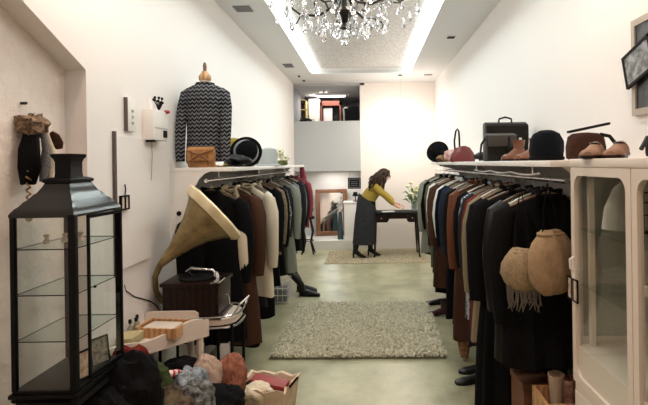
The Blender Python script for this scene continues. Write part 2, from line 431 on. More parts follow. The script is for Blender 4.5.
# ------------------------------------------------------------------ right rack
RX = .955; SZR = 1.60
t = thing('wall_shelf', 'white wall shelf over the right clothes rail, carrying bags and hats', 'shelf', (XR, 2.25, SZR))
MB().b(-.43, 0, 0, 4.25, -.03, 0, .004).build('board', M_white, t)
for yy in (.03, 1.7, 2.9, 4.1):
    MB().prism([(0, -.03), (-.36, -.03), (-.33, -.055), (-.2, -.08), (-.1, -.14), (-.03, -.26), (0, -.3)], yy, yy + .02, 'y').build('bracket', M_white, t, False)
rr_ = rail(RX, 2.4, 6.95, RZ + .01, 'long chrome clothes rail under the right wall shelf')
for yy in (.5, 2.0, 3.9):
    MB().tube([(0, yy, .012), (0, yy, SZR - .04 - RZ)], .007, 8).build('hanger_rod', M_chrome, rr_)
o = MB()
for k in range(60):
    f = k / 59; o.sphere((0, f * 1.5, -.012 * math.sin(PI * (f * 3 % 1))), .006, u=8, v=6)
o = o.build('bead_string', mat('white_bead', (.8, .8, .78), .3)); o.location = (RX - .10, 2.5, 1.535)
tag(o, 'string of white beads strung below the right shelf above the clothes', 'beads')
right = [
 (2.72,'coat','black',None,.86,-4,'black coat nearest the cabinet on the right rail, tan bag against it'),
 (2.88,'coat','black','charcoal',.88,6,'second black coat from the cabinet, charcoal lapels, right rail'),
 (3.04,'coat','leather',None,.92,10,'black leather coat hanging third from the white cabinet'),
 (3.20,'coat','black',None,1.28,-3,'floor-length black coat above black shoes on the right rail'),
 (3.36,'coat','black',None,1.3,12,'longest black coat behind the black leather coats, right rail'),
 (3.52,'coat','khaki',None,.95,14,'khaki beige trench coat beside the red coat on right rail'),
 (3.66,'coat','red',None,1.0,8,'dark red coat on the right rail behind the beige trench'),
 (3.79,'coat','charcoal',None,1.1,0,'charcoal long coat behind the dark red coat, right rail'),
 (3.92,'coat','stripe',None,.95,12,'blue-grey striped coat on right rail near its middle'),
 (4.05,'jacket','black',None,.75,5,'black jacket just past the striped coat, right rail'),
 (4.18,'dress','brown',None,1.2,0,'long brown suede dress in the middle of right rail'),
 (4.31,'coat','rust',None,.85,22,'rust leather coat standing out mid right rail'),
 (4.45,'coat','black',None,1.15,0,'long black coat immediately behind the rust leather coat'),
 (4.58,'jacket','charcoal',None,.7,6,'charcoal jacket between two long black garments, right rail'),
 (4.70,'dress','black',None,1.2,-6,'long black dress behind the charcoal jacket on right rail'),
 (4.83,'coat','navy',None,1.0,8,'navy coat past the middle of the right rail'),
 (4.95,'jacket','black','white',.7,6,'black jacket with white lapels on the right rail'),
 (5.07,'shirt','white',None,.62,4,'white blouse next to the brown coat on right rail'),
 (5.20,'coat','brown',None,1.05,10,'dark brown suede coat toward far end of right rail'),
 (5.34,'coat','black',None,1.15,-3,'long black coat just past the dark brown suede coat'),
 (5.47,'shirt','pattern',None,.66,8,'black and white patterned blouse on the right rail'),
 (5.59,'dress','charcoal',None,1.0,3,'charcoal dress behind the patterned blouse, right rail'),
 (5.71,'shirt','white','black',.7,10,'white blouse with black collar toward far end of right rail'),
 (5.84,'coat','olive',None,1.0,4,'olive coat toward the far end of the right rail'),
 (5.97,'coat','grey',None,.95,14,'grey tweed coat fifth from the far end of right rail'),
 (6.10,'jacket','black',None,.8,-6,'black jacket just past the grey tweed coat, right rail'),
 (6.23,'coat','sage',None,.9,12,'pale sage coat third from the far end of right rail'),
 (6.37,'coat','charcoal',None,.95,6,'charcoal coat second from the far end of right rail'),
 (6.52,'coat','black',None,.95,16,'black coat hanging last at the far end of right rail'),
]
right = [(2.62 + (i * .139),) + r[1:] for i, r in enumerate(right)]
for (Y, k, f, ln, L, rz, lb) in right:
    dx = {'rust leather c': -.07, 'khaki beige tr': -.03, 'long brown sue': -.03, 'longest black ': -.05, 'floor-length b': -.04, 'dark brown sue': -.04, 'pale sage coat': -.05}.get(lb[:14], 0)
    garment(k, f, (RX + dx + rnd.uniform(-.02, .01), Y, RZ + .01), R(rz * 1.3 + rnd.uniform(-6, 6)), lb, 'clothes on the right rail', ln, .215, L * 1.04)

# ------------------------------------------------------------------ rugs
def rug(name, x0, x1, y0, y1, h, n, label, base, pile, rz=0, blade=.022):
    cx, cy = (x0 + x1) / 2, (y0 + y1) / 2; wx, wy = (x1 - x0) / 2, (y1 - y0) / 2
    t = thing(name, label, 'rug', (cx, cy, 0), rz)
    MB().b(-wx, wx, -wy, wy, .001, h * .5, .003).build('backing', base, t)
    bm = bmesh.new(); r = random.Random(3)
    for i in range(n):
        x = r.uniform(-wx, wx); y = r.uniform(-wy, wy); a = r.uniform(0, 2 * PI); l = blade * r.uniform(.6, 1.4)
        wd = blade * .22; hh = h * r.uniform(.7, 1.5)
        dx, dy = math.cos(a), math.sin(a)
        p = [(x - dy * wd, y + dx * wd, h * .4), (x + dy * wd, y - dx * wd, h * .4), (x + dx * l * .5 + dy * wd, y + dy * l * .5 - dx * wd, hh), (x + dx * l * .5 - dy * wd, y + dy * l * .5 + dx * wd, hh), (x + dx * l, y + dy * l, hh * .75)]
        v = [bm.verts.new(q) for q in p]
        bm.faces.new(v[:4]); bm.faces.new((v[3], v[2], v[4]))
    me = bpy.data.meshes.new('pile'); bm.to_mesh(me); bm.free(); me.materials.append(pile)
    o = bpy.data.objects.new('pile', me); C.objects.link(o); o.parent = t; o['kind'] = 'stuff'
    return t
rug('shag_rug', -.81, .63, 4.08, 5.63, .034, 26000, 'thick grey beige shag rug in the middle of the floor', mat('rug_base', (.16, .15, .11), .95),
    mat('shag_pile', (.36, .33, .235), .95, scale=40, col2=(.80, .75, .57)), R(-1.2), .03)
rug('flat_rug', -.72, .98, 7.95, 9.12, .010, 9000, 'thin beige rug on the floor under the woman and the desk', mat('rug_base_flat', (.30, .24, .15), .95),
    mat('flat_pile', (.68, .60, .42), .95, scale=60, var=.1), 0, .014)

# ------------------------------------------------------------------ display lantern (left foreground) on a dark stand
def copyk(o, parent=None, **k):
    c = o.copy(); C.objects.link(c); c.parent = parent
    for ch in list(o.children): copyk(ch, c)
    for a, v in k.items(): c[a] = v
    return c
lx0, lx1, ly0, ly1 = -1.352, -1.125, 1.9, 2.24
lcx, lcy = (lx0 + lx1) / 2, (ly0 + ly1) / 2; hx, hy = (lx1 - lx0) / 2, (ly1 - ly0) / 2
LZ = .752
t = thing('stand_table', 'dark low table carrying the black glass lantern, draped in black clothes', 'table', (lcx, lcy, 0))
MB().b(-hx + .0, hx + .0, -hy, hy, LZ - .075, LZ - .045, .004).build('tabletop', M_blackm, t)
for sx in (-1, 1):
    for sy in (-1, 1):
        MB().tube([(sx * (hx - .02), sy * (hy - .01), 0), (sx * (hx - .02), sy * (hy - .01), LZ - .075)], [.012, .018], 8).build('leg', M_blackm, t)
t = thing('display_lantern', 'tall black metal lantern with glass shelves and pagoda roof, left foreground', 'lantern', (lcx, lcy, LZ - .045))
zb, ztp = .045, .712      # floor and eaves, local
bb = MB(); bb.b(-hx - .018, hx + .018, -hy - .018, hy + .018, .018, .034, .004); bb.b(-hx - .008, hx + .008, -hy - .008, hy + .008, .034, zb, .003)
for sx in (-1, 1):
    for sy in (-1, 1): bb.lathe([(.008, 0), (.015, .006), (.012, .018)], (sx * hx, sy * hy, 0), 12)
bb.build('base', M_black, t)
for sx, sy, r in ((1, -1, .0125), (-1, -1, .009), (1, 1, .010), (-1, 1, .010)):
    MB().box((sx * hx, sy * hy, (zb + ztp) / 2), (r * 2, r * 2, ztp - zb), None, .002).build('post', M_black, t)
def rect_ring(hw, hd, z, n=10):
    pts = []
    c = [(-1, -1), (1, -1), (1, 1), (-1, 1)]
    for i in range(4):
        a, b_ = c[i], c[(i + 1) % 4]
        for k in range(n): f = k / n; pts.append(Vector(((a[0] * (1 - f) + b_[0] * f) * hw, (a[1] * (1 - f) + b_[1] * f) * hd, z)))
    return pts
ro = MB()
rp_ = [(1.08, 1.06, -.008), (1.10, 1.07, 0), (1.06, 1.04, .008), (.98, .97, .020), (.93, .92, .024), (.82, .82, .040), (.77, .77, .044), (.64, .66, .062), (.59, .61, .066), (.49, .52, .084), (.44, .47, .096), (.42, .45, .104)]
ro.loft([rect_ring(hx * a, hy * b_, ztp + z * 1.22) for a, b_, z in rp_])
roof = ro.build('roof', mat('glossy_black_tin', (.004, .004, .005), .22, 0, spec=.4), t)
ro = MB(); ro.loft([rect_ring(hx * a, hy * b_, ztp + z * 1.22) for a, b_, z in ((.48, .50, .098), (.49, .51, .108), (.43, .45, .112), (.32, .30, .116))]); ro.build('roof_collar', M_black, t)
ro = MB(); ro.loft([rect_ring(a, b_, ztp + z * 1.22) for a, b_, z in ((.034, .045, .112), (.032, .042, .13), (.032, .042, .165), (.035, .047, .175), (.041, .054, .183), (.043, .056, .192), (.036, .046, .194), (.032, .042, .188))]); ro.build('chimney_cap', M_black, t)
for zz in (.583, .408, .232):
    sh = MB().b(-hx + .008, hx - .008, -hy + .008, hy - .008, zz, zz + .004).build('glass_shelf', MATS.get('shelf_glass') or glassmat('shelf_glass', (.93, .97, .95), .94), t, False)
    ed = MB(); e2 = .0022
    for sy in (-1, 1): ed.tube([(-hx, sy * hy, zz - .002), (hx, sy * hy, zz - .002)], e2, 6)
    for sx in (-1, 1): ed.tube([(sx * hx, -hy, zz - .002), (sx * hx, hy, zz - .002)], e2, 6)
    ed.build('shelf_rail', M_black, sh)
MB().b(-hx, hx, -hy - .001, -hy + .001, zb, ztp).build('glass_pane', M_glass, t, False)
MB().b(-hx - .001, -hx + .001, -hy, hy, zb, ztp).build('glass_pane', M_glass, t, False)
MB().b(-hx, hx, hy - .001, hy + .001, zb, ztp).build('glass_pane', M_glass, t, False)
# door in the aisle side, slightly ajar
dr = MB(); dl = ly1 - ly0 - .10; dh = ztp - zb - .02
for (a, b_, c, d) in ((0, .012, 0, dh), (dl - .012, dl, 0, dh), (0, dl, 0, .012), (0, dl, dh - .014, dh)): dr.b(-.004, .004, a, b_, c, d)
door = dr.build('door', M_black, t, False); door.location = (hx + .007, -hy + .085, zb + .01); door.rotation_euler = (0, 0, R(-4))
MB().b(-.001, .001, .007, dl - .007, .009, dh - .009).build('door_glass', M_glass, door, False)
MB().sphere((.01, .03, dh * .55), .006).build('knob', M_black, door)
lantern = t
# two small framed pictures standing inside
def small_frame(loc, rz, w_, h_, label, tint):
    t = thing('picture_frame', label, 'picture frame', loc, rz)
    f = MB(); b_ = .007
    f.b(-w_/2, w_/2, -.004, .004, 0, b_); f.b(-w_/2, w_/2, -.004, .004, h_ - b_, h_); f.b(-w_/2, -w_/2 + b_, -.004, .004, 0, h_); f.b(w_/2 - b_, w_/2, -.004, .004, 0, h_)
    fr = f.build('frame', M_blackm, t, False)
    MB().b(-w_/2 + b_, w_/2 - b_, -.001, .003, b_, h_ - b_).build('picture', tint, t, False)
    t.rotation_euler = (R(-8), 0, rz)
    return t
P_sep = mat('sepia_print', (.25, .14, .09), .5, scale=40, col2=(.62, .50, .38)); P_dk = mat('dark_print', (.05, .04, .035), .4, scale=50, col2=(.35, .30, .25))
small_frame((-1.145, 1.99, LZ + .003), R(72), .10, .11, 'small black framed sepia picture standing on the lantern floor, nearer one', P_sep)
small_frame((-1.155, 2.14, LZ + .003), R(66), .09, .115, 'small black framed dark picture standing on the lantern floor, farther one', P_dk)
for i, (x, y, z, m) in enumerate(((-1.29, 2.0, .5875, 'tan'), (-1.24, 2.04, .5875, 'cream'), (-1.20, 2.08, .5875, 'tan'))):
    o = MB().lathe([(.012, 0), (.014, .01), (.006, .022), (.012, .035), (.002, .038)], (0, 0, 0), 14).build('glass_stopper', mat('pale_ceramic', (.6, .5, .4), .3), None)
    o.location = (x, y, LZ - .045 + z); tag(o, ['small pale ornament at the wall side of the top lantern shelf', 'small pale ornament in the middle of the top lantern shelf', 'small pale ornament at the aisle side of the top lantern shelf'][i], 'ornament', 'ornaments on the lantern shelf')

# ------------------------------------------------------------------ wall cloth / fur piece hanging in the niche
p0 = W(30, 100, 2.15)
HX = XL - .105
t = thing('hanging_wrap', 'fur collar with black and cream scarves hanging in the niche above the lantern', 'scarf', (HX + .045, 2.13, 1.80))
MB().tube([(-.05, 0, .075), (-.02, 0, .075)], [.006, .006], 8).build('wall_peg', M_dwood, t)
MB().sphere((0, .01, -.02), .06, (.75, 1.15, .75), 26, 16).noise(.03, 40, 2).build('fur_collar', F_['fur'], t)
for i in range(22):
    pass
MB().tube([(0, -.01, -.06), (.01, -.03, -.12), (.01, -.035, -.2), (.0, -.03, -.27)], [.035, .045, .05, .035], 14, .7).noise(.012, 20, 3).build('black_scarf', F_['black'], t)
MB().tube([(.03, .02, -.05), (.04, .03, -.12), (.035, .03, -.2), (.03, .02, -.26)], [.012, .018, .022, .012], 10, .6).noise(.006, 30, 4).build('grey_scarf', F_['grey'], t)
MB().tube([(.03, .05, -.05), (.045, .06, -.12), (.04, .065, -.19), (.035, .055, -.25)], [.010, .016, .024, .012], 10, .6).noise(.006, 30, 5).build('cream_scarf', F_['cream'], t)
MB().tube([(.03, .085, -.045), (.035, .10, -.06), (.035, .12, -.09), (.035, .13, -.115)], [.01, .02, .024, .015], 10, .7).build('brown_pouch', F_['brown'], t)
MB().tube([(.02 + .008 * math.cos(k * 1.3), -.055 + .008 * math.sin(k * 1.3), -.19 - k * .006) for k in range(34)], .004, 6).build('bead_chain', mat('brass', (.45, .30, .12), .3, .9), t)
MB().sphere((.02, -.055, -.41), .014).build('pendant', mat('brass', (.45, .30, .12), .3, .9), t)

# ------------------------------------------------------------------ things on the left wall
t = thing('door_panel', 'pale flush panel door let into the left wall behind the lantern', 'panel', (XL, 2.70, 1.03))
MB().b(0, .012, 0, .40, 0, .74, .003).build('leaf', M_wall, t, False)
MB().b(0, .016, -.022, -.002, -.02, .76, .002).build('edge_strip', mat('dark_gap_strip', (.10, .08, .07), .6), t, False)
t = thing('door_latch', 'small black framed latch plate on the edge of the wall panel', 'latch', (XL + .013, 2.77, 1.36))
f = MB()
for (a, b_, c, d) in ((-.05, .045, 0, .008), (-.05, .045, .072, .08), (-.05, -.042, 0, .08), (.037, .045, 0, .08), (-.006, .002, 0, .08)): f.b(.0, .014, a, b_, c, d)
f.build('frame', M_black, t, False); MB().b(0, .008, -.042, .037, .008, .072).build('plate', M_offwhite, t, False)
MB().tube([(.008, 0, .08), (.015, -.005, .115), (.008, .0, .14)], .004, 8).build('hanging_loop', M_dwood, t)
t = thing('intercom', 'slim white intercom panel on left wall above the panel door', 'intercom', (XL, 2.86, 1.80))
MB().b(0, .022, -.04, .05, 0, .19, .004).build('housing', M_white, t)
MB().b(.0, .02, -.048, -.04, 0, .19).build('side_edge', mat('dark_gap_strip', (.10, .08, .07), .6), t, False)
for k in range(3): MB().b(.022, .025, .0, .022, .04 + k * .035, .055 + k * .035).build('button', mat('grey_plastic', (.35, .33, .31), .5), t)
t = thing('meter_box', 'white meter box on the left wall with ornament on top', 'wall box', (XL, 3.04, 1.76))
MB().b(0, .07, 0, .22, 0, .19, .006).build('housing', M_white, t)
MB().b(.071, .073, .01, .21, .075, .078).build('seam', mat('grey_plastic', (.35, .33, .31), .5), t, False)
MB().b(.07, .078, .14, .19, .02, .065, .003).build('socket', M_blackm, t)
MB().b(.01, .06, .02, .05, -.012, 0).build('bottom_plug', M_blackm, t, False)
MB().tube([(.03, .06, -.0), (.02, .09, -.1), (.012, .09, -.25)], .002, 6).build('wire', mat('grey_plastic', (.35, .33, .31), .5), t)
o = MB().lathe([(.014, 0), (.016, .03), (.008, .045), (.007, .07), (.001, .072)], (0, 0, 0), 14).build('small_bottle', M_white, None); o.location = (XL + .035, 3.075, 1.9501)
tag(o, 'small white bottle standing at the near end of the meter box', 'bottle')
t = thing('ornament', 'small black and red twig ornament on the meter box', 'ornament', (XL + .04, 3.19, 1.95))
tw = MB()
for k in range(9):
    a = k * 2.4; tw.tube([(0, 0, 0), (.012 * math.cos(a), .025 * math.sin(a), .03 + .006 * (k % 3)), (.02 * math.cos(a), .05 * math.sin(a) - .01, .055 + .012 * (k % 3))], .003, 6); tw.sphere((.02 * math.cos(a), .05 * math.sin(a) - .01, .055 + .012 * (k % 3)), .009, u=8, v=6)
tw.build('twigs', M_blackm, t); MB().sphere((.03, .055, .0), .018, (1, 1.6, .7)).build('berry', mat('red_gloss', (.4, .02, .02), .3), t)
o = MB().tube([W(118, 285, 2.78), W(119, 291, 2.8), W(128, 297, 2.9), W(145, 301, 3.1), W(153, 306, 3.2), W(158, 318, 3.3)], .004, 8).build('cable', M_blackm, None)
for v in o.data.vertices: v.co.x = max(v.co.x, XL + .006)
tag(o, 'thin black cable running along the left wall behind the lantern', 'cable')

# ------------------------------------------------------------------ mannequin torso in a zigzag sweater on the left shelf
SH = SZ
t = thing('mannequin', 'legless wooden necked mannequin bust in black and white knit sweater on left shelf', 'mannequin', (-1.165, 3.60, SH))
prof = [(a * .75, b_ * .9, z * .95) for a, b_, z in [(.13, .085, .10), (.135, .09, .16), (.14, .095, .25), (.15, .10, .35), (.16, .105, .45), (.165, .10, .52), (.14, .09, .57), (.09, .07, .60), (.055, .05, .615), (.045, .045, .63), (.042, .042, .66), (.055, .045, .66)]]
MB().loft([[Vector((a * math.cos(q), b_ * math.sin(q), z)) for q in [2 * PI * k / 28 for k in range(28)]] for a, b_, z in prof]).build('torso', mat('linen', (.55, .42, .30), .85, bump=.3, scale=90), t)
MB().lathe([(.11, 0), (.11, .012), (.02, .02), (.015, .10)], n=24).build('stand_foot', M_lwood, t)
nk = MB().lathe([(.040, .625), (.043, .635), (.043, .655), (.030, .672), (.02, .69)], n=20).build('neck_block', M_lwood, t)
MB().lathe([(.014, .685), (.012, .70), (.014, .725), (.011, .745), (.006, .755)], n=12).build('neck_knob', M_wood, nk)
M_knit = mat('zigzag_knit', (.010, .010, .013), .95, bump=.8, scale=13, col2=(.16, .165, .175), pattern='zigzag', spec=.1)
nt = M_knit.node_tree
for n_ in nt.nodes:   # a chevron knit: wave bands bent by a second triangle wave
    if n_.type == 'TEX_WAVE':
        tc_ = [q for q in nt.nodes if q.type == 'TEX_COORD'][0]
        sp = nt.nodes.new('ShaderNodeSeparateXYZ'); nt.links.new(tc_.outputs['Object'], sp.inputs[0])
        mu = nt.nodes.new('ShaderNodeMath'); mu.operation = 'PINGPONG'; mu.inputs[1].default_value = .016; nt.links.new(sp.outputs['X'], mu.inputs[0])
        ad = nt.nodes.new('ShaderNodeMath'); ad.operation = 'ADD'; nt.links.new(mu.outputs[0], ad.inputs[0]); nt.links.new(sp.outputs['Z'], ad.inputs[1])
        cb_ = nt.nodes.new('ShaderNodeCombineXYZ'); nt.links.new(ad.outputs[0], cb_.inputs['Z']); nt.links.new(cb_.outputs[0], n_.inputs['Vector'])
        n_.inputs['Distortion'].default_value = 1.2; n_.inputs['Detail Scale'].default_value = 6; n_.inputs['Scale'].default_value = 11
sw = []
for a, b_, z in [(a * .94, b_, z) for a, b_, z in [(.148, .100, .04), (.152, .104, .055), (.146, .104, .12), (.138, .10, .22), (.138, .10, .33), (.145, .10, .42), (.152, .096, .50), (.153, .09, .54), (.142, .082, .565), (.10, .07, .585), (.062, .06, .597), (.052, .052, .602)]]:
    sw.append([Vector((a * math.cos(q) * (1 + .012 * math.sin(q * 7 + z * 9)), b_ * math.sin(q) * (1 + .05 * math.sin(q * 9 + z * 5)), z)) for q in [2 * PI * k / 44 for k in range(44)]])
s_ = MB().loft(sw).build('sweater', M_knit, t)
for sg in (-1, 1):
    MB().tube([(sg * .108, 0, .545), (sg * .135, -.005, .525), (sg * .153, -.02, .43), (sg * .162, -.05, .30), (sg * .160, -.07, .16), (sg * .158, -.075, .045)], [.034, .043, .042, .037, .034, .030], 16, .9).noise(.005, 14, sg).build('sleeve', M_knit, s_)
MB().tube([(.058 * math.cos(q), .058 * math.sin(q), .60) for q in [2 * PI * k / 20 for k in range(21)]], .009, 8, 1, False).build('neckband', M_knit, s_)

def shelf_obj(nm, label, cat, px, Y, z, rz=0, group=None):
    u = px - 368
    return thing(nm, label, cat, (u * Y / F, Y, z), rz, group)
M_tan = mat('tan_leather', (.36, .17, .055), .5, bump=.35, scale=25, var=.25)
def satchel(t, w_, d, h, m, flap=True, mm=None):
    bd = MB().b(-w_/2, w_/2, -d/2, d/2, 0, h, .018); bd.noise(.006, 12, 3); bd = bd.build('body', m, t)
    fl = MB().prism([(-d/2 - .004, h * .35), (-d/2 - .016, h * .38), (-d/2 - .012, h * .95), (0, h + .014), (d/2 + .004, h), (d/2, h - .004), (0, h + .004), (-d/2 - .004, h * .93)], -w_/2 + .004, w_/2 - .004, 'x').build('flap', m, t)
    return bd
t = shelf_obj('satchel_bag', 'tan leather satchel with crossed straps at the foot of sweater mannequin', 'bag', 201.5, 3.487, SH)
satchel(t, .19, .04, .13, M_tan)
st = MB(); st.tube([(-.09, -.037, .03), (0, -.042, .09), (.09, -.037, .12)], .005, 8, 1); st.tube([(.09, -.037, .03), (0, -.042, .09), (-.09, -.037, .12)], .005, 8); st.tube([(-.055, -.034, .01), (-.055, -.040, .12)], .004, 6); st.tube([(.055, -.034, .01), (.055, -.040, .12)], .004, 6)
st.build('strap', mat('tan_leather_dark', (.22, .09, .03), .5), t)
# black hats and a yellow cloth to the right of the mannequin
t = shelf_obj('cloth_hat', 'mustard yellow soft hat peeking out behind black hats on left shelf', 'hat', 234, 4.12, SH)
MB().lathe([(.115, 0), (.12, .006), (.085, .02), (.08, .06), (.085, .15), (.075, .20), (.045, .232), (.001, .238)], n=26, wob=lambda a, f: .05 * math.sin(3 * a + f * 6)).build('crown', fab('mustard_felt', (.36, .27, .05)), t)
t = shelf_obj('felt_hat', 'black brimmed felt hat tipped on its side on left shelf beyond the mannequin', 'hat', 246, 4.02, SH + .115)
hb = MB().lathe([(.001, .11), (.05, .108), (.078, .09), (.082, .05), (.085, .01), (.088, 0)], n=30).build('crown', F_['black'], t)
MB().lathe([(.08, 0), (.10, -.004), (.125, .004), (.128, .008), (.10, .002), (.08, .006)], n=36, wob=lambda a, f: .04 * math.sin(2 * a)).build('brim', F_['black'], t)
MB().tube([(.089 * math.cos(q), .089 * math.sin(q), .016) for q in [2 * PI * k / 30 for k in range(31)]], .008, 6, 1.6, False).build('hatband', mat('grey_ribbon', (.3, .3, .31), .5), t)
t.rotation_euler = (R(78), R(10), R(22))
t = shelf_obj('leather_hat', 'crumpled black leather cap lying in front of the black felt hat', 'cap', 238, 3.83, SH)
MB().sphere((0, 0, .045), .085, (1.15, .9, .55), 22, 14).noise(.022, 14, 5).build('crown', F_['leather'], t)
MB().b(-.07, .07, -.13, -.06, .008, .016, .004).build('peak', F_['leather'], t)
t = shelf_obj('fur_hat', 'grey and white speckled fur hat near the middle of left shelf', 'hat', 250, 4.35, SH)
MB().sphere((0, 0, .05), .07, (1.3, 1, .7), 22, 14).noise(.02, 30, 7).build('crown', fab('speckled_fur', (.05, .05, .05), col2=(.5, .48, .45), scale=50, bump=1), t)
t = shelf_obj('grey_hat', 'pale grey felt hat standing on the left shelf before the flowers', 'hat', 269, 5.1, SH)
MB().lathe([(.12, 0), (.125, .006), (.09, .018), (.085, .05), (.088, .12), (.07, .17), (.03, .185), (.001, .18)], n=26, wob=lambda a, f: .04 * math.sin(2 * a + 1)).build('crown', fab('pale_grey_felt', (.42, .43, .42)), t)
t = shelf_obj('flower_bunch', 'bunch of cream and pale green cloth flowers at the end of left shelf', 'flowers', 281, 5.5, SH)
fm = fab('cream_petals', (.70, .66, .48), var=.15); gm = fab('dull_green_leaf', (.20, .22, .08))
rf = random.Random(11)
for k in range(12):
    x, y, z = rf.uniform(-.11, .11), rf.uniform(-.08, .08), rf.uniform(.04, .17)
    fl = MB()
    for q in range(6):
        a = q * PI / 3; fl.sphere((x + .024 * math.cos(a), y + .012 * math.sin(a), z + .018 * math.sin(a)), .021, (1, 1, .6), 8, 6)
    f_ = fl.build('flower', fm, t); MB().sphere((x, y - .012, z + .004), .009, u=8, v=6).build('flower_centre', gm, f_)
MB().sphere((0, 0, .03), .06, (1.2, .8, .5), 16, 10).noise(.02, 20, 3).build('leaves', gm, t)

# ------------------------------------------------------------------ gramophone on a metal trolley
t = thing('metal_trolley', 'oval black legged metal trolley with chrome rim, under the gramophone', 'trolley', (-1.075, 3.22, 0))
tp = MB()
ov = lambda a, b_, z, n=32: [Vector((a * (abs(math.cos(q)) ** .6) * (1 if math.cos(q) > 0 else -1), b_ * (abs(math.sin(q)) ** .6) * (1 if math.sin(q) > 0 else -1), z)) for q in [2 * PI * k / n for k in range(n)]]
tp.loft([ov(.235, .165, .615), ov(.24, .17, .62), ov(.24, .17, .65), ov(.235, .165, .655)]); tp.build('top', M_offwhite, t)
for z in (.605, .67):
    MB().tube(ov(.252, .18, z) + [ov(.252, .18, z)[0]], .007, 8, 1, False).build('rim', M_chrome if z > .6 else M_black, t)
MB().tube([(.23, -.13, .67), (.262, -.10, .73), (.268, .10, .73), (.24, .13, .67)], .007, 8).build('handle', M_chrome, t)
for sx in (-1, 1):
    for sy in (-1, 1):
        MB().tube([(sx * .222, sy * .14, .62), (sx * .222, sy * .14, .01), (sx * .222, sy * .14, 0)], [.010, .010, .013], 10).build('leg', M_black, t)
MB().tube([(.135, -.14, .62), (.135, -.14, .30)], .008, 8).build('strut', M_black, t)
MB().b(-.222, .222, -.14, .14, .29, .302).build('lower_shelf', M_black, t, False)
sg_ = MB().b(.150, .208, -.145, -.138, .33, .50).build('glass_slat', mat('frosted_slat', (.55, .56, .52), .25), t, False); lab(sg_, 'pale frosted slat between the two front legs')
t = thing('gramophone', 'antique gramophone with dark wooden case and petalled brass horn on trolley', 'gramophone', (-1.10, 3.20, .6565))
bx = MB(); bx.b(-.185, .185, -.15, .15, 0, .025, .006); bx.b(-.172, .172, -.138, .138, .025, .20, .004); bx.b(-.185, .185, -.15, .15, .20, .222, .006)
case = bx.build('case', M_dwood, t)
MB().b(-.12, .12, -.142, -.138, .06, .165, .002).build('front_panel', M_dwood, case)
MB().lathe([(.11, .222), (.112, .232), (.02, .236), (.004, .245)], n=36).build('turntable', M_blackm, t)
MB().tube([(-.05, .02, .235), (-.06, -.02, .27), (-.02, -.05, .295), (.06, -.06, .29), (.11, -.05, .285), (.125, -.04, .25)], [.009, .010, .011, .011, .010, .014], 10).build('tone_arm', M_chrome, t)
MB().lathe([(.022, 0), (.024, .008), (.022, .016)], (.125, -.04, .245), 18, Matrix.Rotation(R(70), 4, 'Y')).build('sound_box', M_chrome, t)
MB().tube([(.175, -.02, .12), (.20, -.02, .12), (.205, -.02, .08), (.205, -.02, .06), (.225, -.02, .06)], .006, 8).build('crank', M_chrome, t)
br = mat('old_brass', (.24, .175, .075), .42, .4, bump=.15, scale=10, var=.3)
c_ = MB().b(.135, .182, -.165, -.02, .222, .232, .002).build('lid_stay', M_chrome, t, False)
# elbow tube then flared petal horn
def g(px, py, Y): return W(px, py, Y) - Vector((-1.10, 3.20, .6565))
MB().tube([g(170, 304, 3.30), g(162, 301, 3.24), g(156, 291, 3.18), g(155, 277, 3.13), g(160, 265, 3.10)], [.018, .018, .017, .017, .019], 12).build('elbow_tube', br, t)
ax = [g(160, 265, 3.10), g(172, 253, 3.12), g(184, 241, 3.14), g(195, 230, 3.16), g(205, 221, 3.18), g(213, 214, 3.20)]
rad = [.020, .040, .068, .104, .150, .196]
D = (ax[-1] - ax[2]).normalized(); D = (D + Vector((0, .10, 0))).normalized()
side = D.cross(Vector((0, 1, 0))).normalized(); up2 = side.cross(D)
np_ = 10; nseg = 60
rings = []
for i, (p, r) in enumerate(zip(ax, rad)):
    f = i / (len(ax) - 1)
    rings.append([p + (side * math.cos(2*PI*k/nseg) + up2 * math.sin(2*PI*k/nseg)) * r * (1 + .07 * f * abs(math.sin(np_ * PI * k / nseg))) for k in range(nseg)])
inner = [[q - (q - ax[i]) * .012 + D * .003 for q in rg] for i, rg in enumerate(rings)]
hm = MB(); hm.loft(rings + inner[::-1], True); horn = hm.build('horn', br, t)
rimpts = []
lip = []
for j, (s1, d1) in enumerate(((.97, -.030), (1.07, -.008), (1.12, .020), (1.05, .032), (1.0, .008))):
    lip.append([ax[-1] + (q - ax[-1]) * s1 + D * d1 for q in rings[-1]])
lm = MB(); vs = [[lm.bm.verts.new(p) for p in r] for r in lip]
for a, b_ in zip(vs, vs[1:] + vs[:1]):
    for k in range(nseg): lm.bm.faces.new((a[k], a[(k+1) % nseg], b_[(k+1) % nseg], b_[k]))
lab(lm.build('horn_rim', mat('cream_enamel', (.72, .62, .40), .35), horn), 'cream scalloped rim of the horn')

# ------------------------------------------------------------------ white low bench with wavy apron, tray, bottles
BZ = .655
t = thing('corner_bench', 'small white wooden bench with wavy apron between lantern and gramophone', 'bench', (-1.355, 2.5, 0))
a0 = Vector((0.0, .0, 0)); a1 = Vector((.40, .46, 0)); dirv = a1 - a0; ln_ = dirv.length; dx, dy = dirv.x / ln_, dirv.y / ln_
th_ = .018; rings = []; N = 30
for k in range(N + 1):
    f = k / N; x, y = a0.x + dirv.x * f, a0.y + dirv.y * f
    zt = BZ + .004 + .022 * math.exp(-((f - .05) / .16) ** 2) * 0 + .028 * (1 / (1 + math.exp(-(f - .42) * 22))) + .018 * math.sin(f * PI * 3) * (f < .95)
    zb_ = BZ - .065
    rings.append([Vector((x, y, zb_)), Vector((x, y, zt)), Vector((x - dy * th_, y + dx * th_, zt)), Vector((x - dy * th_, y + dx * th_, zb_))])
for r in rings:
    for v in r: v.x = max(v.x, -.012)
MB().loft(rings).build('wavy_apron', M_offwhite, t)
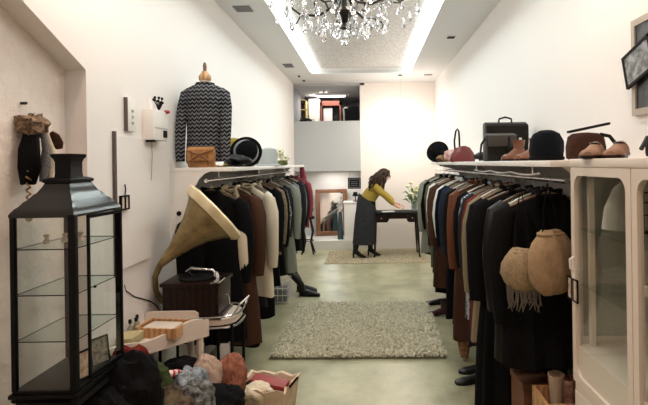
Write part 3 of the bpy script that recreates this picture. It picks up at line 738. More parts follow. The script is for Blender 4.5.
MB().prism([(-.012, .03), (.375, .455), (.30, .54), (-.012, .54)], BZ - .035, BZ - .012, 'z').build('seat', M_offwhite, t, False)
MB().prism([(-.012, BZ - .03), (.31, BZ - .03), (.31, BZ + .045), (.285, BZ + .06), (.02, BZ + .06), (-.012, BZ + .05)], .535, .552, 'y').build('end_board', M_offwhite, t, False)
for x, y in ((.02, .06), (.35, .44), (.02, .50), (.27, .51)):
    MB().tube([(x + .02, y, 0), (x, y, BZ - .036)], [.014, .022], 8).build('leg', M_offwhite, t)
t = thing('wooden_tray', 'light wooden tray on the white corner bench', 'tray', (-1.185, 2.86, BZ - .0115), R(-8))
tr = MB(); w2, d2 = .125, .09
tr.b(-w2, w2, -d2, d2, 0, .012); tr.b(-w2, w2, -d2, -d2 + .012, .012, .055); tr.b(-w2, w2, d2 - .012, d2, .012, .055); tr.b(-w2, -w2 + .012, -d2, d2, .012, .055); tr.b(w2 - .012, w2, -d2, d2, .012, .055)
tr.build('box', M_lwood, t, False)
MB().b(-.09, .09, -.06, .06, .013, .05, .006).build('paper_pad', M_offwhite, t)
o = MB().b(-.05, .05, -.07, .07, 0, .05, .012).noise(.008, 20, 2).build('folded_linen', fab('yellowish_linen', (.42, .36, .20), var=.2)); o.location = (-1.30, 2.70, BZ - .0115); tag(o, 'folded yellowish linen on the wall side of the white bench', 'linen')
for i, (x, y) in enumerate(((-1.345, 2.80), (-1.33, 2.84), (-1.347, 2.89))):
    t = thing('perfume_bottle', ['small clear bottle on the bench, nearest the lantern', 'small clear bottle on the bench, middle of three by the tray', 'small clear bottle on the bench, farthest from the lantern'][i], 'bottle', (x, y, BZ - .0115), 0, 'small bottles on the bench')
    MB().lathe([(.012, 0), (.015, .004), (.015, .05), (.006, .065), (.006, .078)], n=14).build('glass', mat('bottle_glass', (.5, .5, .36), .1, trans=.5), t)
    MB().lathe([(.009, .078), (.009, .095), (.004, .1)], n=12).build('stopper', M_blackm, t)

# ------------------------------------------------------------------ heap of clothes at the lower left
def cloth(px, py, Y, s, m, label, seed, name='crumpled_cloth', cat='clothing', rz=0, fl=.6, z=None, amp=.35):
    """a crumpled soft piece: displaced, pleated blob resting where it lies"""
    p = W(px, py, Y)
    mb = MB(); mb.sphere((0, 0, 0), 1, (1, 1, 1), 48, 28)
    from mathutils import noise as nz
    r = random.Random(seed); k1 = r.uniform(4, 7); a0 = r.uniform(0, 6)
    for v in mb.bm.verts:
        d = v.co.normalized()
        n1_ = nz.noise(d * 1.6 + Vector((seed, 0, 0))); rid = 1 - abs(nz.noise(d * 3.2 + Vector((0, seed * 1.3, 0)))) * 2
        rid2 = 1 - abs(nz.noise(d * 6.5 + Vector((seed, seed, 0)))) * 2
        q = 1 + amp * n1_ + .13 * rid + .035 * rid2
        v.co = Vector((d.x * q * s[0], d.y * q * s[1], max(d.z, -.62) * q * s[2]))
    zmin = min(v.co.z for v in mb.bm.verts)
    for v in mb.bm.verts: v.co.z -= zmin
    o = mb.build(name, m, None)
    o.location = (p.x, p.y, (p.z if z is None else z)); o.rotation_euler = (0, 0, rz)
    tag(o, label, cat, 'clothes heaped at the lower left')
    return o

t = thing('storage_box', 'dark low box underneath the heaped clothes', 'box', (-1.02, 2.66, 0))
MB().b(-.16, .30, -.52, .16, 0, .25, .01).build('body', F_['charcoal'], t)
MB().b(-.165, .305, -.525, .165, .25, .27, .006).build('lid', F_['charcoal'], t)
cloth(98, 410, 2.12, (.14, .10, .10), F_['black'], 'black coat spilling from the bottom left corner below the lantern', 8, z=.46)
cloth(50, 405, 1.85, (.20, .10, .10), F_['charcoal'], 'charcoal garment lowest at the left under the lantern', 9, z=.50)
cloth(124, 392, 2.24, (.17, .11, .18), F_['black'], 'big black garment heaped at the foot of the lantern', 3, z=.40)
cloth(165, 395, 2.38, (.13, .12, .13), fab('dark_flowered_cloth', (.03, .018, .016), col2=(.13, .10, .06), scale=24), 'dark flowered cloth at the bottom of the heap', 15, z=.275)
cloth(130, 368, 2.47, (.10, .07, .09), F_['red'], 'crumpled dark red cloth on the heap beside the lantern', 12, z=.535)
cloth(153, 376, 2.55, (.08, .07, .09), fab('moss_cloth', (.04, .055, .02)), 'moss green cloth between red cloth and striped scarf', 13, z=.42)
cloth(182, 380, 2.80, (.13, .11, .13), F_['black'], 'black cloth behind the pale cap on the heap', 14, z=.275)
cloth(190, 380, 2.62, (.085, .08, .115), fab('blue_grey_print', (.07, .09, .11), col2=(.36, .40, .43), scale=26), 'pale blue and white printed scarf on the heap', 17, z=.33)
cloth(192, 396, 2.48, (.10, .09, .13), fab('black_white_print', (.015, .015, .015), col2=(.22, .23, .22), scale=36), 'black and white patterned cloth in the heap below the pale cap', 18, z=.275)
cloth(207, 376, 2.76, (.078, .08, .115), fab('pale_rose_wool', (.40, .29, .23)), 'pale pinkish wool cap on top of the heap', 21, 'wool_cap', 'cap', z=.335, amp=.15)
cloth(231, 384, 2.84, (.082, .09, .125), fab('terracotta_wool', (.24, .095, .06), var=.25, scale=30), 'terracotta wool cap between the pale cap and the basket', 22, 'wool_cap', 'cap', z=.285, amp=.15)
cloth(222, 404, 2.62, (.10, .10, .09), F_['black'], 'black garment beneath the terracotta cap', 24, z=.272)
t = cloth(163, 371, 2.58, (.085, .02, .02), fab('red_white_stripe', (.55, .04, .05), col2=(.75, .7, .66), scale=12, pattern='wave'), 'red and white striped scarf on the heap', 26, 'striped_scarf', 'scarf', R(38), z=.50, amp=.1)
# basket with magazines / scarf
bp_ = W(266, 395, 3.02)
t = thing('wicker_basket', 'cream cloth lined basket with red book inside at the bottom, beside heap', 'basket', (bp_.x, 3.05, 0), R(-12))
bk = MB(); Wd, Dp = .155, .13
def rr2(a, b_, z, wv=0): return [Vector((x * (1 + wv * math.sin(i * 1.7)), y * (1 + wv * math.cos(i * 1.3)), z + wv * .2 * math.sin(i * 2.1))) for i, (x, y, _) in enumerate([tuple(v) for v in rect_ring(a, b_, z, 8)])]
bk.loft([rr2(Wd * .8, Dp * .8, .002), rr2(Wd * .9, Dp * .9, .10), rr2(Wd, Dp, .25, .03), rr2(Wd * 1.06, Dp * 1.06, .28, .05), rr2(Wd * .95, Dp * .95, .275, .05), rr2(Wd * .9, Dp * .9, .20)])
bk.build('body', fab('cream_lining', (.62, .46, .33), col2=(.72, .60, .46), scale=16), t)
for sg in (-1, 1): MB().tube([(sg * .15, -.04, .26), (sg * .185, -.03, .30), (sg * .19, .02, .305), (sg * .15, .04, .26)], .007, 8).build('handle', F_['black'], t)
o = MB().b(-.11, .12, -.04, .04, 0, .03, .006).build('red_book', mat('red_cover', (.26, .03, .025), .5), None); o.location = (bp_.x + .01, 3.06, .255); o.rotation_euler = (R(8), R(6), R(-16)); tag(o, 'dark red book lying in the basket', 'book')
o = cloth(256, 396, 2.97, (.10, .06, .05), F_['cream'], 'cream scarf stuffed in the front of the basket', 31, 'cream_scarf', 'scarf', z=.20)
o = cloth(262, 385, 3.08, (.09, .07, .04), F_['black'], 'black cloth lying in the basket under the red book', 33, z=.20)

# ------------------------------------------------------------------ white display cabinet (right foreground)
t = thing('display_cabinet', 'tall cream glazed cabinet with rounded panes at the right edge', 'cabinet', (.90, 0, 0))
zt_, cy0, cy1 = 1.605, .55, 2.2
MB().b(-.012, .345, cy0, cy1 + .012, zt_ - .035, zt_, .006).build('top', M_offwhite, t)
MB().b(0, .345, cy0, cy1, .06, .80).build('lower_body', M_offwhite, t, False)
MB().b(.335, .345, cy0, cy1, .80, zt_ - .035).build('back_panel', mat('greige_panel', (.42, .38, .33), .7), t, False)
MB().b(.0, .335, cy0, cy0 + .02, .80, zt_ - .035).build('near_side', M_offwhite, t, False)
# far end: frame stile plus dull glazed panel
MB().b(0, .03, cy1 - .02, cy1, .80, zt_ - .035).b(.30, .335, cy1 - .02, cy1, .80, zt_ - .035).b(.03, .30, cy1 - .02, cy1, .80, .83).b(.03, .30, cy1 - .02, cy1, zt_ - .06, zt_ - .035).build('far_side', M_offwhite, t, False)
MB().b(.03, .30, cy1 - .012, cy1 - .008, .83, zt_ - .06).build('side_glass', mat('frosted_side_glass', (.40, .37, .32), .25), t, False)
MB().box((.055, cy1 - .05, 1.19), (.022, .022, .78)).build('inner_post', M_offwhite, t, False)
for z in (1.30, 1.06):
    MB().b(.01, .33, cy0 + .03, cy1 - .03, z, z + .005).build('glass_shelf', MATS['shelf_glass'], t, False)
for sx, sy in ((.03, cy0 + .04), (.31, cy0 + .04), (.03, cy1 - .04), (.31, cy1 - .04)):
    MB().lathe([(.02, 0), (.03, .03), (.022, .06)], (sx, sy, 0), 14).build('foot', M_offwhite, t)
def rounded_frame(y0, y1, z0, z1, b_, r, x0, x1, n=8):
    """door frame ring in the YZ plane with a rounded opening"""
    mb = MB()
    iy0, iy1, iz0, iz1 = y0 + b_, y1 - b_, z0 + b_, z1 - b_
    inn, out = [], []
    for (cy_, cz_, a0_, oy, oz) in ((iy1 - r, iz1 - r, 0, y1, z1), (iy0 + r, iz1 - r, 90, y0, z1), (iy0 + r, iz0 + r, 180, y0, z0), (iy1 - r, iz0 + r, 270, y1, z0)):
        for k in range(n + 1):
            a = R(a0_ + 90 * k / n); inn.append((cy_ + r * math.cos(a), cz_ + r * math.sin(a)))
            if k < n / 2: out.append((oy if math.cos(a) * 0 == 0 and a0_ in (0, 270) else oy, cz_ + r * math.sin(a)) if a0_ in (0,) else None)
            else: out.append(None)
    # outer points: project each inner point to the rectangle
    out = []
    for (yy, zz) in inn:
        cy_, cz_ = (y0 + y1) / 2, (z0 + z1) / 2
        dy_, dz_ = (yy - cy_) / ((y1 - y0) / 2), (zz - cz_) / ((z1 - z0) / 2)
        m_ = max(abs(dy_), abs(dz_)); out.append((cy_ + dy_ / m_ * (y1 - y0) / 2, cz_ + dz_ / m_ * (z1 - z0) / 2))
    vs = [[mb.bm.verts.new((x, p[0], p[1])) for p in L] for x, L in ((x0, out), (x0, inn), (x1, inn), (x1, out))]
    N_ = len(inn)
    for a, b2 in zip(vs, vs[1:] + vs[:1]):
        for k in range(N_): mb.bm.faces.new((a[k], a[(k+1) % N_], b2[(k+1) % N_], b2[k]))
    return mb
for i, (y0, y1) in enumerate(((1.695, 2.195), (1.19, 1.69), (.685, 1.185))):
    d = rounded_frame(y0, y1, .64, zt_ - .036, .035, .05, -.012, .010).build('door', M_offwhite, t, False)
    MB().b(-.002, .002, y0 + .02, y1 - .02, .66, zt_ - .055).build('door_glass', M_glass, d, False)
MB().b(-.008, .0, cy0 + .02, cy1 - .01, .10, .60, .004).build('drawer_front', M_offwhite, t, False)
# things inside the cabinet
jt = thing('jewellery_stand', 'black wire jewellery stand inside the cream cabinet', 'jewellery stand', (1.10, 2.0, 1.3055))
MB().lathe([(.035, 0), (.035, .006), (.004, .01)], n=16).build('foot', M_black, jt)
ws = MB(); ws.tube([(0, 0, .005), (0, 0, .17)], .003, 6)
for z in (.07, .12, .16): ws.tube([(-.07, 0, z), (.07, 0, z)], .0025, 6)
for x in (-.07, -.035, .035, .07): ws.tube([(x, 0, .16), (x, 0, .05)], .002, 6)
ws.build('wires', M_black, jt)
cl_ = MB().tube([(0, 0, 0), (.01, .0, .08), (.03, 0, .16), (.06, .01, .20)], [.055, .05, .035, .012], 18, .5).noise(.006, 20, 4).build('folded_veil', fab('white_tulle', (.62, .60, .55)), None)
cl_.location = (1.02, 2.08, 1.308); tag(cl_, 'white folded veil standing in the cream cabinet behind the wire stand', 'cloth')
o = MB().lathe([(.05, 0), (.055, .01), (.06, .04), (.05, .045), (.04, .012)], n=24).build('small_bowl', mat('pale_ceramic', (.6, .5, .4), .3)); o.location = (1.12, 1.95, 1.066); tag(o, 'small pale bowl on the lower glass shelf of the cabinet', 'bowl')
t = thing('framed_tag', 'pair of small black framed cards hanging on the cabinet corner by a white loop', 'picture frame', (.893, 2.19, .985))
f = MB()
for y0 in (-.055, .004):
    for (a, b_, c, d) in ((y0, y0 + .05, 0, .006), (y0, y0 + .05, .094, .10), (y0, y0 + .006, 0, .10), (y0 + .044, y0 + .05, 0, .10)): f.b(-.008, -.001, a, b_, c, d)
f.build('frame', M_blackm, t, False)
MB().b(-.005, -.002, -.05, -.010, .006, .094).b(-.005, -.002, .009, .049, .006, .094).build('card', P_sep, t, False)
MB().tube([(-.004, -.02, .10), (-.008, -.015, .16), (-.008, -.005, .19), (-.006, .005, .16), (-.004, .0, .10)], .004, 8).build('loop', M_white, t)
t = thing('door_pull', 'white curved pull handle at the corner of cream cabinet above the tag', 'handle', (.887, 2.17, 1.12))
MB().tube([(0, 0, 0), (-.015, 0, .01), (-.017, 0, .05), (0, 0, .06)], .005, 8).build('grip', M_white, t)

# ------------------------------------------------------------------ bags, hats and shoes on the right shelf
SR = SZR + .0005; CT = zt_ + .0005
def shoe(nm, label, loc, rz, m, L=.24, boot=0.0, heel=.02, group=None, cat='shoe', sole=None, open_=True, hs=1.0):
    """shoe along local +x (toe), sole on z=0"""
    t = thing(nm, label, cat, loc, rz, group)
    sh = MB(); n = 18
    st_ = [(-.5, .020, .050), (-.47, .030, .060), (-.35, .034, .062), (-.18, .033, .058), (0, .034, .050), (.15, .040, .042), (.3, .042, .036), (.42, .034, .030), (.49, .018, .020)]
    rings = []
    for f, w_, h in st_:
        lift = heel * max(0, min(1, (.15 - f) / .45))
        rings.append([Vector((f * L, w_ * math.cos(q), lift + .012 + (h * (.8 if not boot else 1) if math.sin(q) > 0 else .006) * math.sin(q) + .0)) for q in [2 * PI * k / n for k in range(n)]])
    sh.loft(rings)
    up = sh.build('upper', m, t)
    so = MB(); pts = []
    for sgn in (1, -1):
        rg = st_ if sgn == 1 else st_[::-1]
        for f, w_, h in rg: pts.append((f * L * 1.02, sgn * w_ * 1.04, heel * max(0, min(1, (.15 - f) / .45))))
    bt = [so.bm.verts.new((x, y, z + .0)) for x, y, z in pts]; tp_ = [so.bm.verts.new((x, y, z + .012)) for x, y, z in pts]
    N_ = len(bt)
    for k in range(N_): so.bm.faces.new((bt[k], bt[(k+1) % N_], tp_[(k+1) % N_], tp_[k]))
    for k in range(N_ // 2 - 1 + 1):
        if k + 1 < N_ - k - 1 + 0:
            a_, b2, c2, d2_ = k, k + 1, N_ - 2 - k, N_ - 1 - k
            if len({a_, b2, c2, d2_}) == 4:
                so.bm.faces.new((bt[a_], bt[b2], bt[c2], bt[d2_])); so.bm.faces.new((tp_[a_], tp_[b2], tp_[c2], tp_[d2_]))
    so.build('sole', sole or M_dwood, t)
    MB().b(-.5 * L, -.5 * L + .045, -.022, .022, 0, heel + .012, .002).build('heel', sole or M_dwood, t)
    if boot:
        MB().loft([[Vector((-.30 * L + a * math.cos(q) + ox, b_ * math.sin(q), z)) for q in [2 * PI * k / n for k in range(n)]] for a, b_, z, ox in ((.045, .030, heel + .05, 0), (.042, .032, heel + .08, 0), (.040, .034, heel + boot * .6, -.005), (.050, .040, heel + boot, -.004), (.046, .036, heel + boot, -.004), (.035, .026, heel + boot * .7, -.004))]).build('shaft', m, t)
    else:
        MB().sphere((-.24 * L, 0, heel + .052), .026, (1.5, .85, .22), 16, 8).build('insole', M_dwood, t)
    return t
# on the cabinet: two beige shoes, brown bag, black belt pouch
m_bg = mat('beige_suede', (.22, .125, .075), .8, bump=.3, scale=60)
m_tb = mat('tan_boot_leather', (.15, .055, .024), .45, bump=.2, scale=30)
shoe('loafer', 'beige suede loafer on the cream cabinet, left one of the pair', (.935, 2.08, CT), R(236), m_bg, .215, 0, .012, 'beige loafers on the cabinet')
shoe('loafer', 'beige suede loafer on the cream cabinet, right one of the pair', (1.01, 2.03, CT), R(232), m_bg, .215, 0, .012, 'beige loafers on the cabinet')
t = thing('leather_pouch', 'dark leather pouch behind the beige loafers at right picture edge', 'bag', (1.09, 1.82, CT), R(20))
MB().b(-.07, .07, -.04, .04, 0, .075, .018).build('body', F_['leather'], t); MB().tube([(-.07, 0, .05), (-.12, -.02, .07), (-.16, -.03, .03)], .008, 8).build('strap', F_['leather'], t)
t = thing('shoulder_bag', 'brown ribbed leather bag with dark raised handle beside the black round hat', 'bag', (1.055, 2.42, SR + .002), R(4))
bd = MB(); bd.loft([[Vector((a * (abs(math.cos(q)) ** .6) * (1 if math.cos(q) > 0 else -1), b_ * math.sin(q), z)) for q in [2 * PI * k / 28 for k in range(28)]] for a, b_, z in ((.085, .035, 0), (.097, .045, .008), (.098, .046, .06), (.088, .04, .11), (.066, .03, .125), (.02, .01, .13))]); bd.build('body', mat('brown_grained', (.042, .016, .009), .6, spec=.15, bump=.4, scale=50, var=.2), t)
MB().box((.015, 0, .153), (.21, .03, .013), Matrix.Rotation(R(-11), 4, 'Y'), .004).build('handle', F_['leather'], t)
MB().tube([(.06, -.02, .12), (.10, -.035, .11), (.13, -.04, .07), (.16, -.05, .03)], .009, 8, .5).build('strap', F_['leather'], t)
t = thing('round_hat', 'black rounded furry hat standing between tan boots and brown bag', 'hat', (1.0, 2.80, SR))
MB().lathe([(.075, 0), (.088, .01), (.093, .06), (.09, .11), (.070, .150), (.04, .165), (.001, .17)], n=30, wob=lambda a, f: .03 * math.sin(5 * a + f * 4)).noise(.006, 60, 4).build('crown', fab('midnight_fur', (.004, .005, .008), scale=200, bump=.8), t)
MB().tube([(.085 * math.cos(q), .085 * math.sin(q), .012) for q in [2 * PI * k / 30 for k in range(31)]], .012, 8, 1, False).build('band', F_['black'], t)
shoe('ankle_boot', 'tan leather ankle boot on right shelf, nearer the round hat', (1.0, 3.10, SR), R(215), m_tb, .22, .11, .03, 'tan ankle boots on the right shelf')
shoe('ankle_boot', 'tan leather ankle boot on right shelf, nearer the briefcase', (.965, 3.32, SR), R(222), m_tb, .22, .11, .03, 'tan ankle boots on the right shelf')
M_bc = mat('dark_olive_leather', (.009, .0075, .006), .45, bump=.3, scale=40, var=.3, spec=.2)
t = thing('briefcase', 'large dark leather briefcase standing behind camera bag on right shelf', 'briefcase', (1.03, 3.74, SR), R(2))
MB().b(-.16, .16, -.05, .05, 0, .275, .012).build('body', M_bc, t)
MB().prism([(-.052, .12), (-.062, .13), (-.06, .26), (0, .29), (.05, .28), (.05, .272), (0, .278), (-.052, .255)], -.155, .155, 'x').build('flap', M_bc, t)
MB().tube([(-.05, 0, .285), (-.045, 0, .315), (0, 0, .328), (.045, 0, .315), (.05, 0, .285)], .007, 8).build('handle', M_bc, t)
for x in (-.09, .09): MB().b(x - .012, x + .012, -.068, -.058, .13, .17, .002).build('buckle', M_chrome, t)
t = thing('camera_bag', 'black leather box bag with front flap and strap before the briefcase', 'bag', (.94, 3.56, SR), R(3))
MB().b(-.105, .105, -.06, .06, 0, .185, .012).build('body', M_bc, t)
MB().prism([(-.062, .10), (-.072, .105), (-.072, .18), (0, .198), (.06, .19), (.06, .184), (0, .19), (-.064, .176)], -.10, .10, 'x').build('flap', mat('worn_grey_leather', (.045, .04, .033), .4, bump=.3, scale=50), t)
MB().tube([(-.10, 0, .17), (-.135, -.01, .12), (-.15, -.03, .05), (-.16, -.05, .005)], .008, 8, .5).build('strap', M_bc, t)
MB().b(.035, .05, -.078, -.066, .03, .17, .001).build('front_strap', M_blackm, t)
# handbags between the camera bag and the far hat
t = thing('handbag', 'dark red leather handbag with tall black handle on right shelf', 'bag', (.91, 4.80, SR), R(6))
MB().loft([[Vector((a * math.cos(q), b_ * math.sin(q), z)) for q in [2 * PI * k / 24 for k in range(24)]] for a, b_, z in ((.12, .05, 0), (.13, .055, .02), (.11, .05, .08), (.07, .035, .13), (.03, .02, .15))]).noise(.008, 15, 2).build('body', mat('oxblood_leather', (.16, .025, .022), .4, bump=.3, scale=40), t)
MB().tube([(-.075, 0, .10), (-.08, 0, .20), (-.065, 0, .29), (-.05, 0, .315), (-.035, 0, .29), (-.03, 0, .20), (-.03, 0, .13)], .009, 8).build('handle', M_blackm, t)
t = thing('rose_pouch', 'rose and white soft pouch left of the dark red handbag', 'bag', (.86, 5.12, SR))
MB().sphere((0, 0, .065), .075, (1.1, .8, .85), 24, 16).noise(.018, 18, 6).build('body', fab('rose_print', (.45, .13, .12), col2=(.7, .55, .5), scale=22), t)
t = thing('leather_purse', 'small black leather purse right of the dark red handbag', 'bag', (1.03, 4.42, SR))
MB().sphere((0, 0, .045), .075, (1.3, .7, .55), 24, 16).noise(.012, 18, 8).build('body', F_['leather'], t)
t = thing('trilby_hat', 'small black hat perched at the far end of the right shelf', 'hat', (.83, 5.95, SR + .12))
MB().lathe([(.07, 0), (.078, .01), (.078, .06), (.068, .10), (.03, .11), (.001, .108)], n=26).build('crown', F_['black'], t)
MB().lathe([(.07, 0), (.12, -.004), (.135, .008), (.12, .006), (.07, .01)], n=34, wob=lambda a, f: .06 * math.sin(2 * a)).build('brim', F_['black'], t)
t.rotation_euler = (R(62), R(-20), 0)
t = thing('hat_stand', 'short dark stand holding the far black hat on the right shelf', 'stand', (.83, 5.99, SR))
MB().lathe([(.06, 0), (.06, .01), (.012, .016), (.010, .12), (.03, .13)], n=18).build('post', M_dwood, t)
t = thing('suede_clutch', 'tan and black clutch lying under the far black hat', 'bag', (.88, 5.66, SR))
MB().sphere((0, 0, .04), .085, (1.3, .7, .5), 22, 14).noise(.014, 14, 3).build('body', fab('tan_black_cloth', (.03, .02, .018), col2=(.38, .20, .10), scale=14), t)

# ------------------------------------------------------------------ tan bags hanging at the near end of the right rail
M_bag = fab('beige_canvas', (.30, .205, .12), var=.12, scale=30)
M_bag2 = fab('straw_suede', (.28, .21, .13), var=.2, scale=60)
def hang_bag(loc, rz, w_, d, h, m, label, strapz, seed, fringe=False):
    t = thing('hanging_bag', label, 'bag', loc, rz)
    rg = []
    for f, a in ((0, .45), (.06, .75), (.18, .97), (.4, 1.05), (.62, 1.0), (.8, .85), (.93, .6), (1, .42)):
        rg.append([Vector((w_ * a * math.cos(q) * (1 + .03 * math.sin(6 * q + f * 5)), d * a * math.sin(q) * (1 + .08 * math.sin(8 * q + f * 4)), -h + h * f)) for q in [2 * PI * k / 36 for k in range(36)]])
    bdy = MB().loft(rg).noise(.012, 14, seed).build('body', m, t)
    MB().tube([(w_ * .55 * math.cos(q), d * .55 * math.sin(q), -.02) for q in [2 * PI * k / 20 for k in range(21)]], .009, 8, 1, False).build('drawstring', m, t)
    MB().tube([(-w_ * .4, 0, -.02), (-w_ * .25, .01, strapz * .5), (0, .02, strapz), (w_ * .25, .01, strapz * .5), (w_ * .4, 0, -.02)], .006, 8, .5).build('strap', F_['black'], t)
    if fringe:
        fr = MB(); r = random.Random(seed)
        for k in range(26):
            x = -w_ * .8 + 1.6 * w_ * k / 25; l = r.uniform(.05, .10)
            fr.tube([(x, -d * .5, -h + .03), (x + r.uniform(-.01, .01), -d * .55, -h - l * .5), (x + r.uniform(-.02, .02), -d * .5, -h - l)], [.005, .005, .002], 6)
        fr.build('fringe', fab('dusty_fringe', (.12, .105, .09)), t)
    return t
hang_bag((.865, 2.38, 1.27), R(20), .115, .08, .30, M_bag, 'big round beige canvas bag against the cabinet, right rail', .22, 3)
hang_bag((.755, 2.47, 1.17), R(-10), .095, .06, .21, M_bag2, 'smaller straw coloured pouch bag left of the big beige bag', .30, 5, True)

# ------------------------------------------------------------------ shoes and boxes on the floor under the right rack
m_sh = mat('black_shoe_leather', (.008, .008, .008), .3, spec=.4)
shoe('dress_shoe', 'shiny black shoe under the longest black coats, nearer one', (.74, 3.62, 0), R(188), m_sh, .27, 0, .02, None, sole=M_blackm)
shoe('dress_shoe', 'shiny black shoe under the longest black coats, farther one', (.80, 3.80, 0), R(184), m_sh, .27, 0, .02, None, sole=M_blackm)
shoe('brown_shoe', 'dark brown shoe on the floor mid right rack with grey ankle', (.70, 5.22, 0), R(186), mat('oxblood_shoe', (.05, .018, .015), .3), .27, .12, .02)
shoe('flat_shoe', 'flat black shoe on the floor just beyond the brown shoe', (.73, 5.62, 0), R(182), m_sh, .30, 0, .008, None, sole=M_blackm)
t = thing('fox_stole', 'tan fur stole drooping to the floor between coats on right rack', 'stole', (.76, 4.02, .0))
MB().tube([(0, 0, .02), (-.01, .01, .16), (.02, .0, .32), (.03, 0, .48)], [.03, .055, .05, .035], 14, .8).noise(.012, 30, 5).build('fur', fab('fox_fur', (.14, .06, .03), col2=(.38, .22, .11), scale=50, bump=1), t)
t = thing('cardboard_box', 'tall brown cardboard box on the floor under the black coats beside cabinet', 'box', (.90, 2.83, 0), R(3))
MB().b(-.075, .09, -.10, .10, 0, .35, .003).build('body', mat('brown_card', (.16, .07, .035), .7), t, False); MB().b(-.08, .095, -.105, .105, .35, .385, .003).build('lid', mat('brown_card', (.16, .07, .035), .7), t, False)
t = thing('storage_box', 'dark storage box on the floor under the pale wooden crate', 'box', (.97, 2.50, 0))
MB().b(-.15, .16, -.13, .13, 0, .27, .01).build('body', F_['charcoal'], t); MB().b(-.155, .165, -.135, .135, .27, .29, .004).build('lid', F_['charcoal'], t)
t = thing('wood_crate', 'pale wooden crate at the bottom right holding two boots', 'crate', (.97, 2.50, .2905), R(0))
cr = MB(); cr.b(-.13, .15, -.11, .11, 0, .012); cr.b(-.13, .15, -.11, -.098, .012, .14); cr.b(-.13, .15, .098, .11, .012, .14); cr.b(-.13, -.118, -.098, .098, .012, .14); cr.b(.138, .15, -.098, .098, .012, .14)
cr.build('box', M_lwood, t, False)
shoe('cream_boot', 'cream boot standing in the pale crate at bottom right', (.925, 2.50, .3035), R(250), fab('cream_boot_suede', (.42, .33, .24)), .15, .20, .01)
shoe('floral_boot', 'dark red patterned boot in the crate, right of the cream boot', (1.01, 2.50, .3035), R(285), fab('floral_red', (.16, .03, .03), col2=(.5, .34, .26), scale=26), .15, .18, .01)

# ------------------------------------------------------------------ pictures on the right wall
t = thing('framed_picture', 'tall black picture in pale frame cut by the right picture edge', 'picture', (XR, 2.16, 1.80))
f = MB(); pw, ph_ = .40, .44
f.b(-.02, 0, -pw + .165, -pw + .195, 0, ph_); f.b(-.02, 0, .135, .165, 0, ph_); f.b(-.02, 0, -pw + .195, .135, 0, .03); f.b(-.02, 0, -pw + .195, .135, ph_ - .03, ph_)
f.build('frame', mat('greige_frame', (.40, .35, .29), .6), t, False)
MB().b(-.012, -.001, -pw + .19, .14, .025, ph_ - .025).build('picture', mat('black_print', (.015, .015, .015), .4, scale=30, col2=(.05, .05, .05)), t, False)
t = thing('tilted_picture', 'small tilted black and white photo hung over the tall black picture', 'picture', (XR - .03, 2.25, 2.035))
Rt = Matrix.Rotation(R(-16), 4, 'X')
f = MB()
for (c, d) in (((0, -.11, 0), (.014, .012, .16)), ((0, .11, 0), (.014, .012, .16)), ((0, 0, .074), (.014, .232, .012)), ((0, 0, -.074), (.014, .232, .012))): f.box(Rt @ Vector(c), d, Rt)
f.build('frame', M_blackm, t, False)
MB().box((0, 0, 0), (.006, .21, .14), Rt).build('picture', mat('grey_photo', (.02, .02, .022), .35, scale=26, col2=(.30, .29, .28)), t, False)
MB().tube([(.0, .0, .07), (.029, 0, .12)], .002, 6).build('hook', M_chrome, t)

# ------------------------------------------------------------------ chandelier
CHX, CHY = -.13, 3.0
t = thing('chandelier', 'large black and crystal chandelier hanging from the glittering ceiling recess', 'chandelier', (CHX, CHY, 2.30))
M_bronze = mat('blackened_bronze', (.012, .010, .009), .3, .3)
M_cry = mat('crystal', (.80, .82, .85), .08, trans=.93, spec=.5)
st = MB().lathe([(.004, .10), (.03, .11), (.012, .14), (.045, .18), (.05, .21), (.02, .24), (.016, .30), (.055, .34), (.06, .37), (.02, .41), (.014, .60), (.03, .66), (.012, .72), (.010, .93), (.06, .94), (.07, .958)], n=20).build('stem', M_bronze, t)
MB().lathe([(.004, .0), (.018, .008), (.026, .026), (.018, .044), (.005, .055), (.004, .12)], n=16).build('crystal_ball', M_cry, t)
for k in range(8):
    a = 2 * PI * k / 8 + .2; r_ = .42 if k % 2 else .34; zo = .0 if k % 2 else .08
    P_ = lambda r, z: (r * math.cos(a), r * math.sin(a), z + zo)
    arm = MB().tube([P_(.03, .33), P_(.10, .25), P_(.20, .22), P_(r_ - .08, .25), P_(r_ - .01, .30), P_(r_, .36)], [.010, .009, .008, .008, .007, .007], 8)
    arm.tube([P_(.12, .25), P_(.15, .31), P_(.20, .33), P_(.23, .30), P_(.215, .265), P_(.19, .27)], .006, 6)
    arm.tube([P_(r_ - .08, .25), P_(r_ - .04, .20), P_(r_ + .01, .20), P_(r_ + .02, .235), P_(r_ - .01, .245)], .005, 6)
    arm = arm.build('arm', M_bronze, t)
    x, y, z = P_(r_, .36)
    MB().lathe([(.004, 0), (.035, .006), (.045, .018), (.02, .012), (.012, .02), (.012, .03)], (x, y, z), 16).build('drip_pan', M_cry, arm)
    MB().lathe([(.010, .02), (.010, .09), (.004, .095)], (x, y, z), 10).build('candle', M_white, arm)
    MB().lathe([(.004, .094), (.012, .11), (.010, .125), (.002, .15)], (x, y, z), 10).build('bulb', mat('bulb_glow', (1, .85, .65), .5, emit=8), arm)
rc_ = random.Random(5)
tear = bpy.data.meshes.new('crystal_drop')
bm = bmesh.new(); mbx = MB(); mbx.bm.free(); mbx.bm = bm
mbx.tube([(0, 0, 0), (0, 0, -.022)], .0018, 4); mbx.sphere((0, 0, -.026), .006, u=6, v=4); mbx.lathe([(.001, -.086), (.010, -.078), (.014, -.066), (.009, -.048), (.001, -.032)], n=6)
bm.normal_update(); bmesh.ops.recalc_face_normals(bm, faces=bm.faces); bm.to_mesh(tear); bm.free(); tear.materials.append(M_cry)
cnt = 0
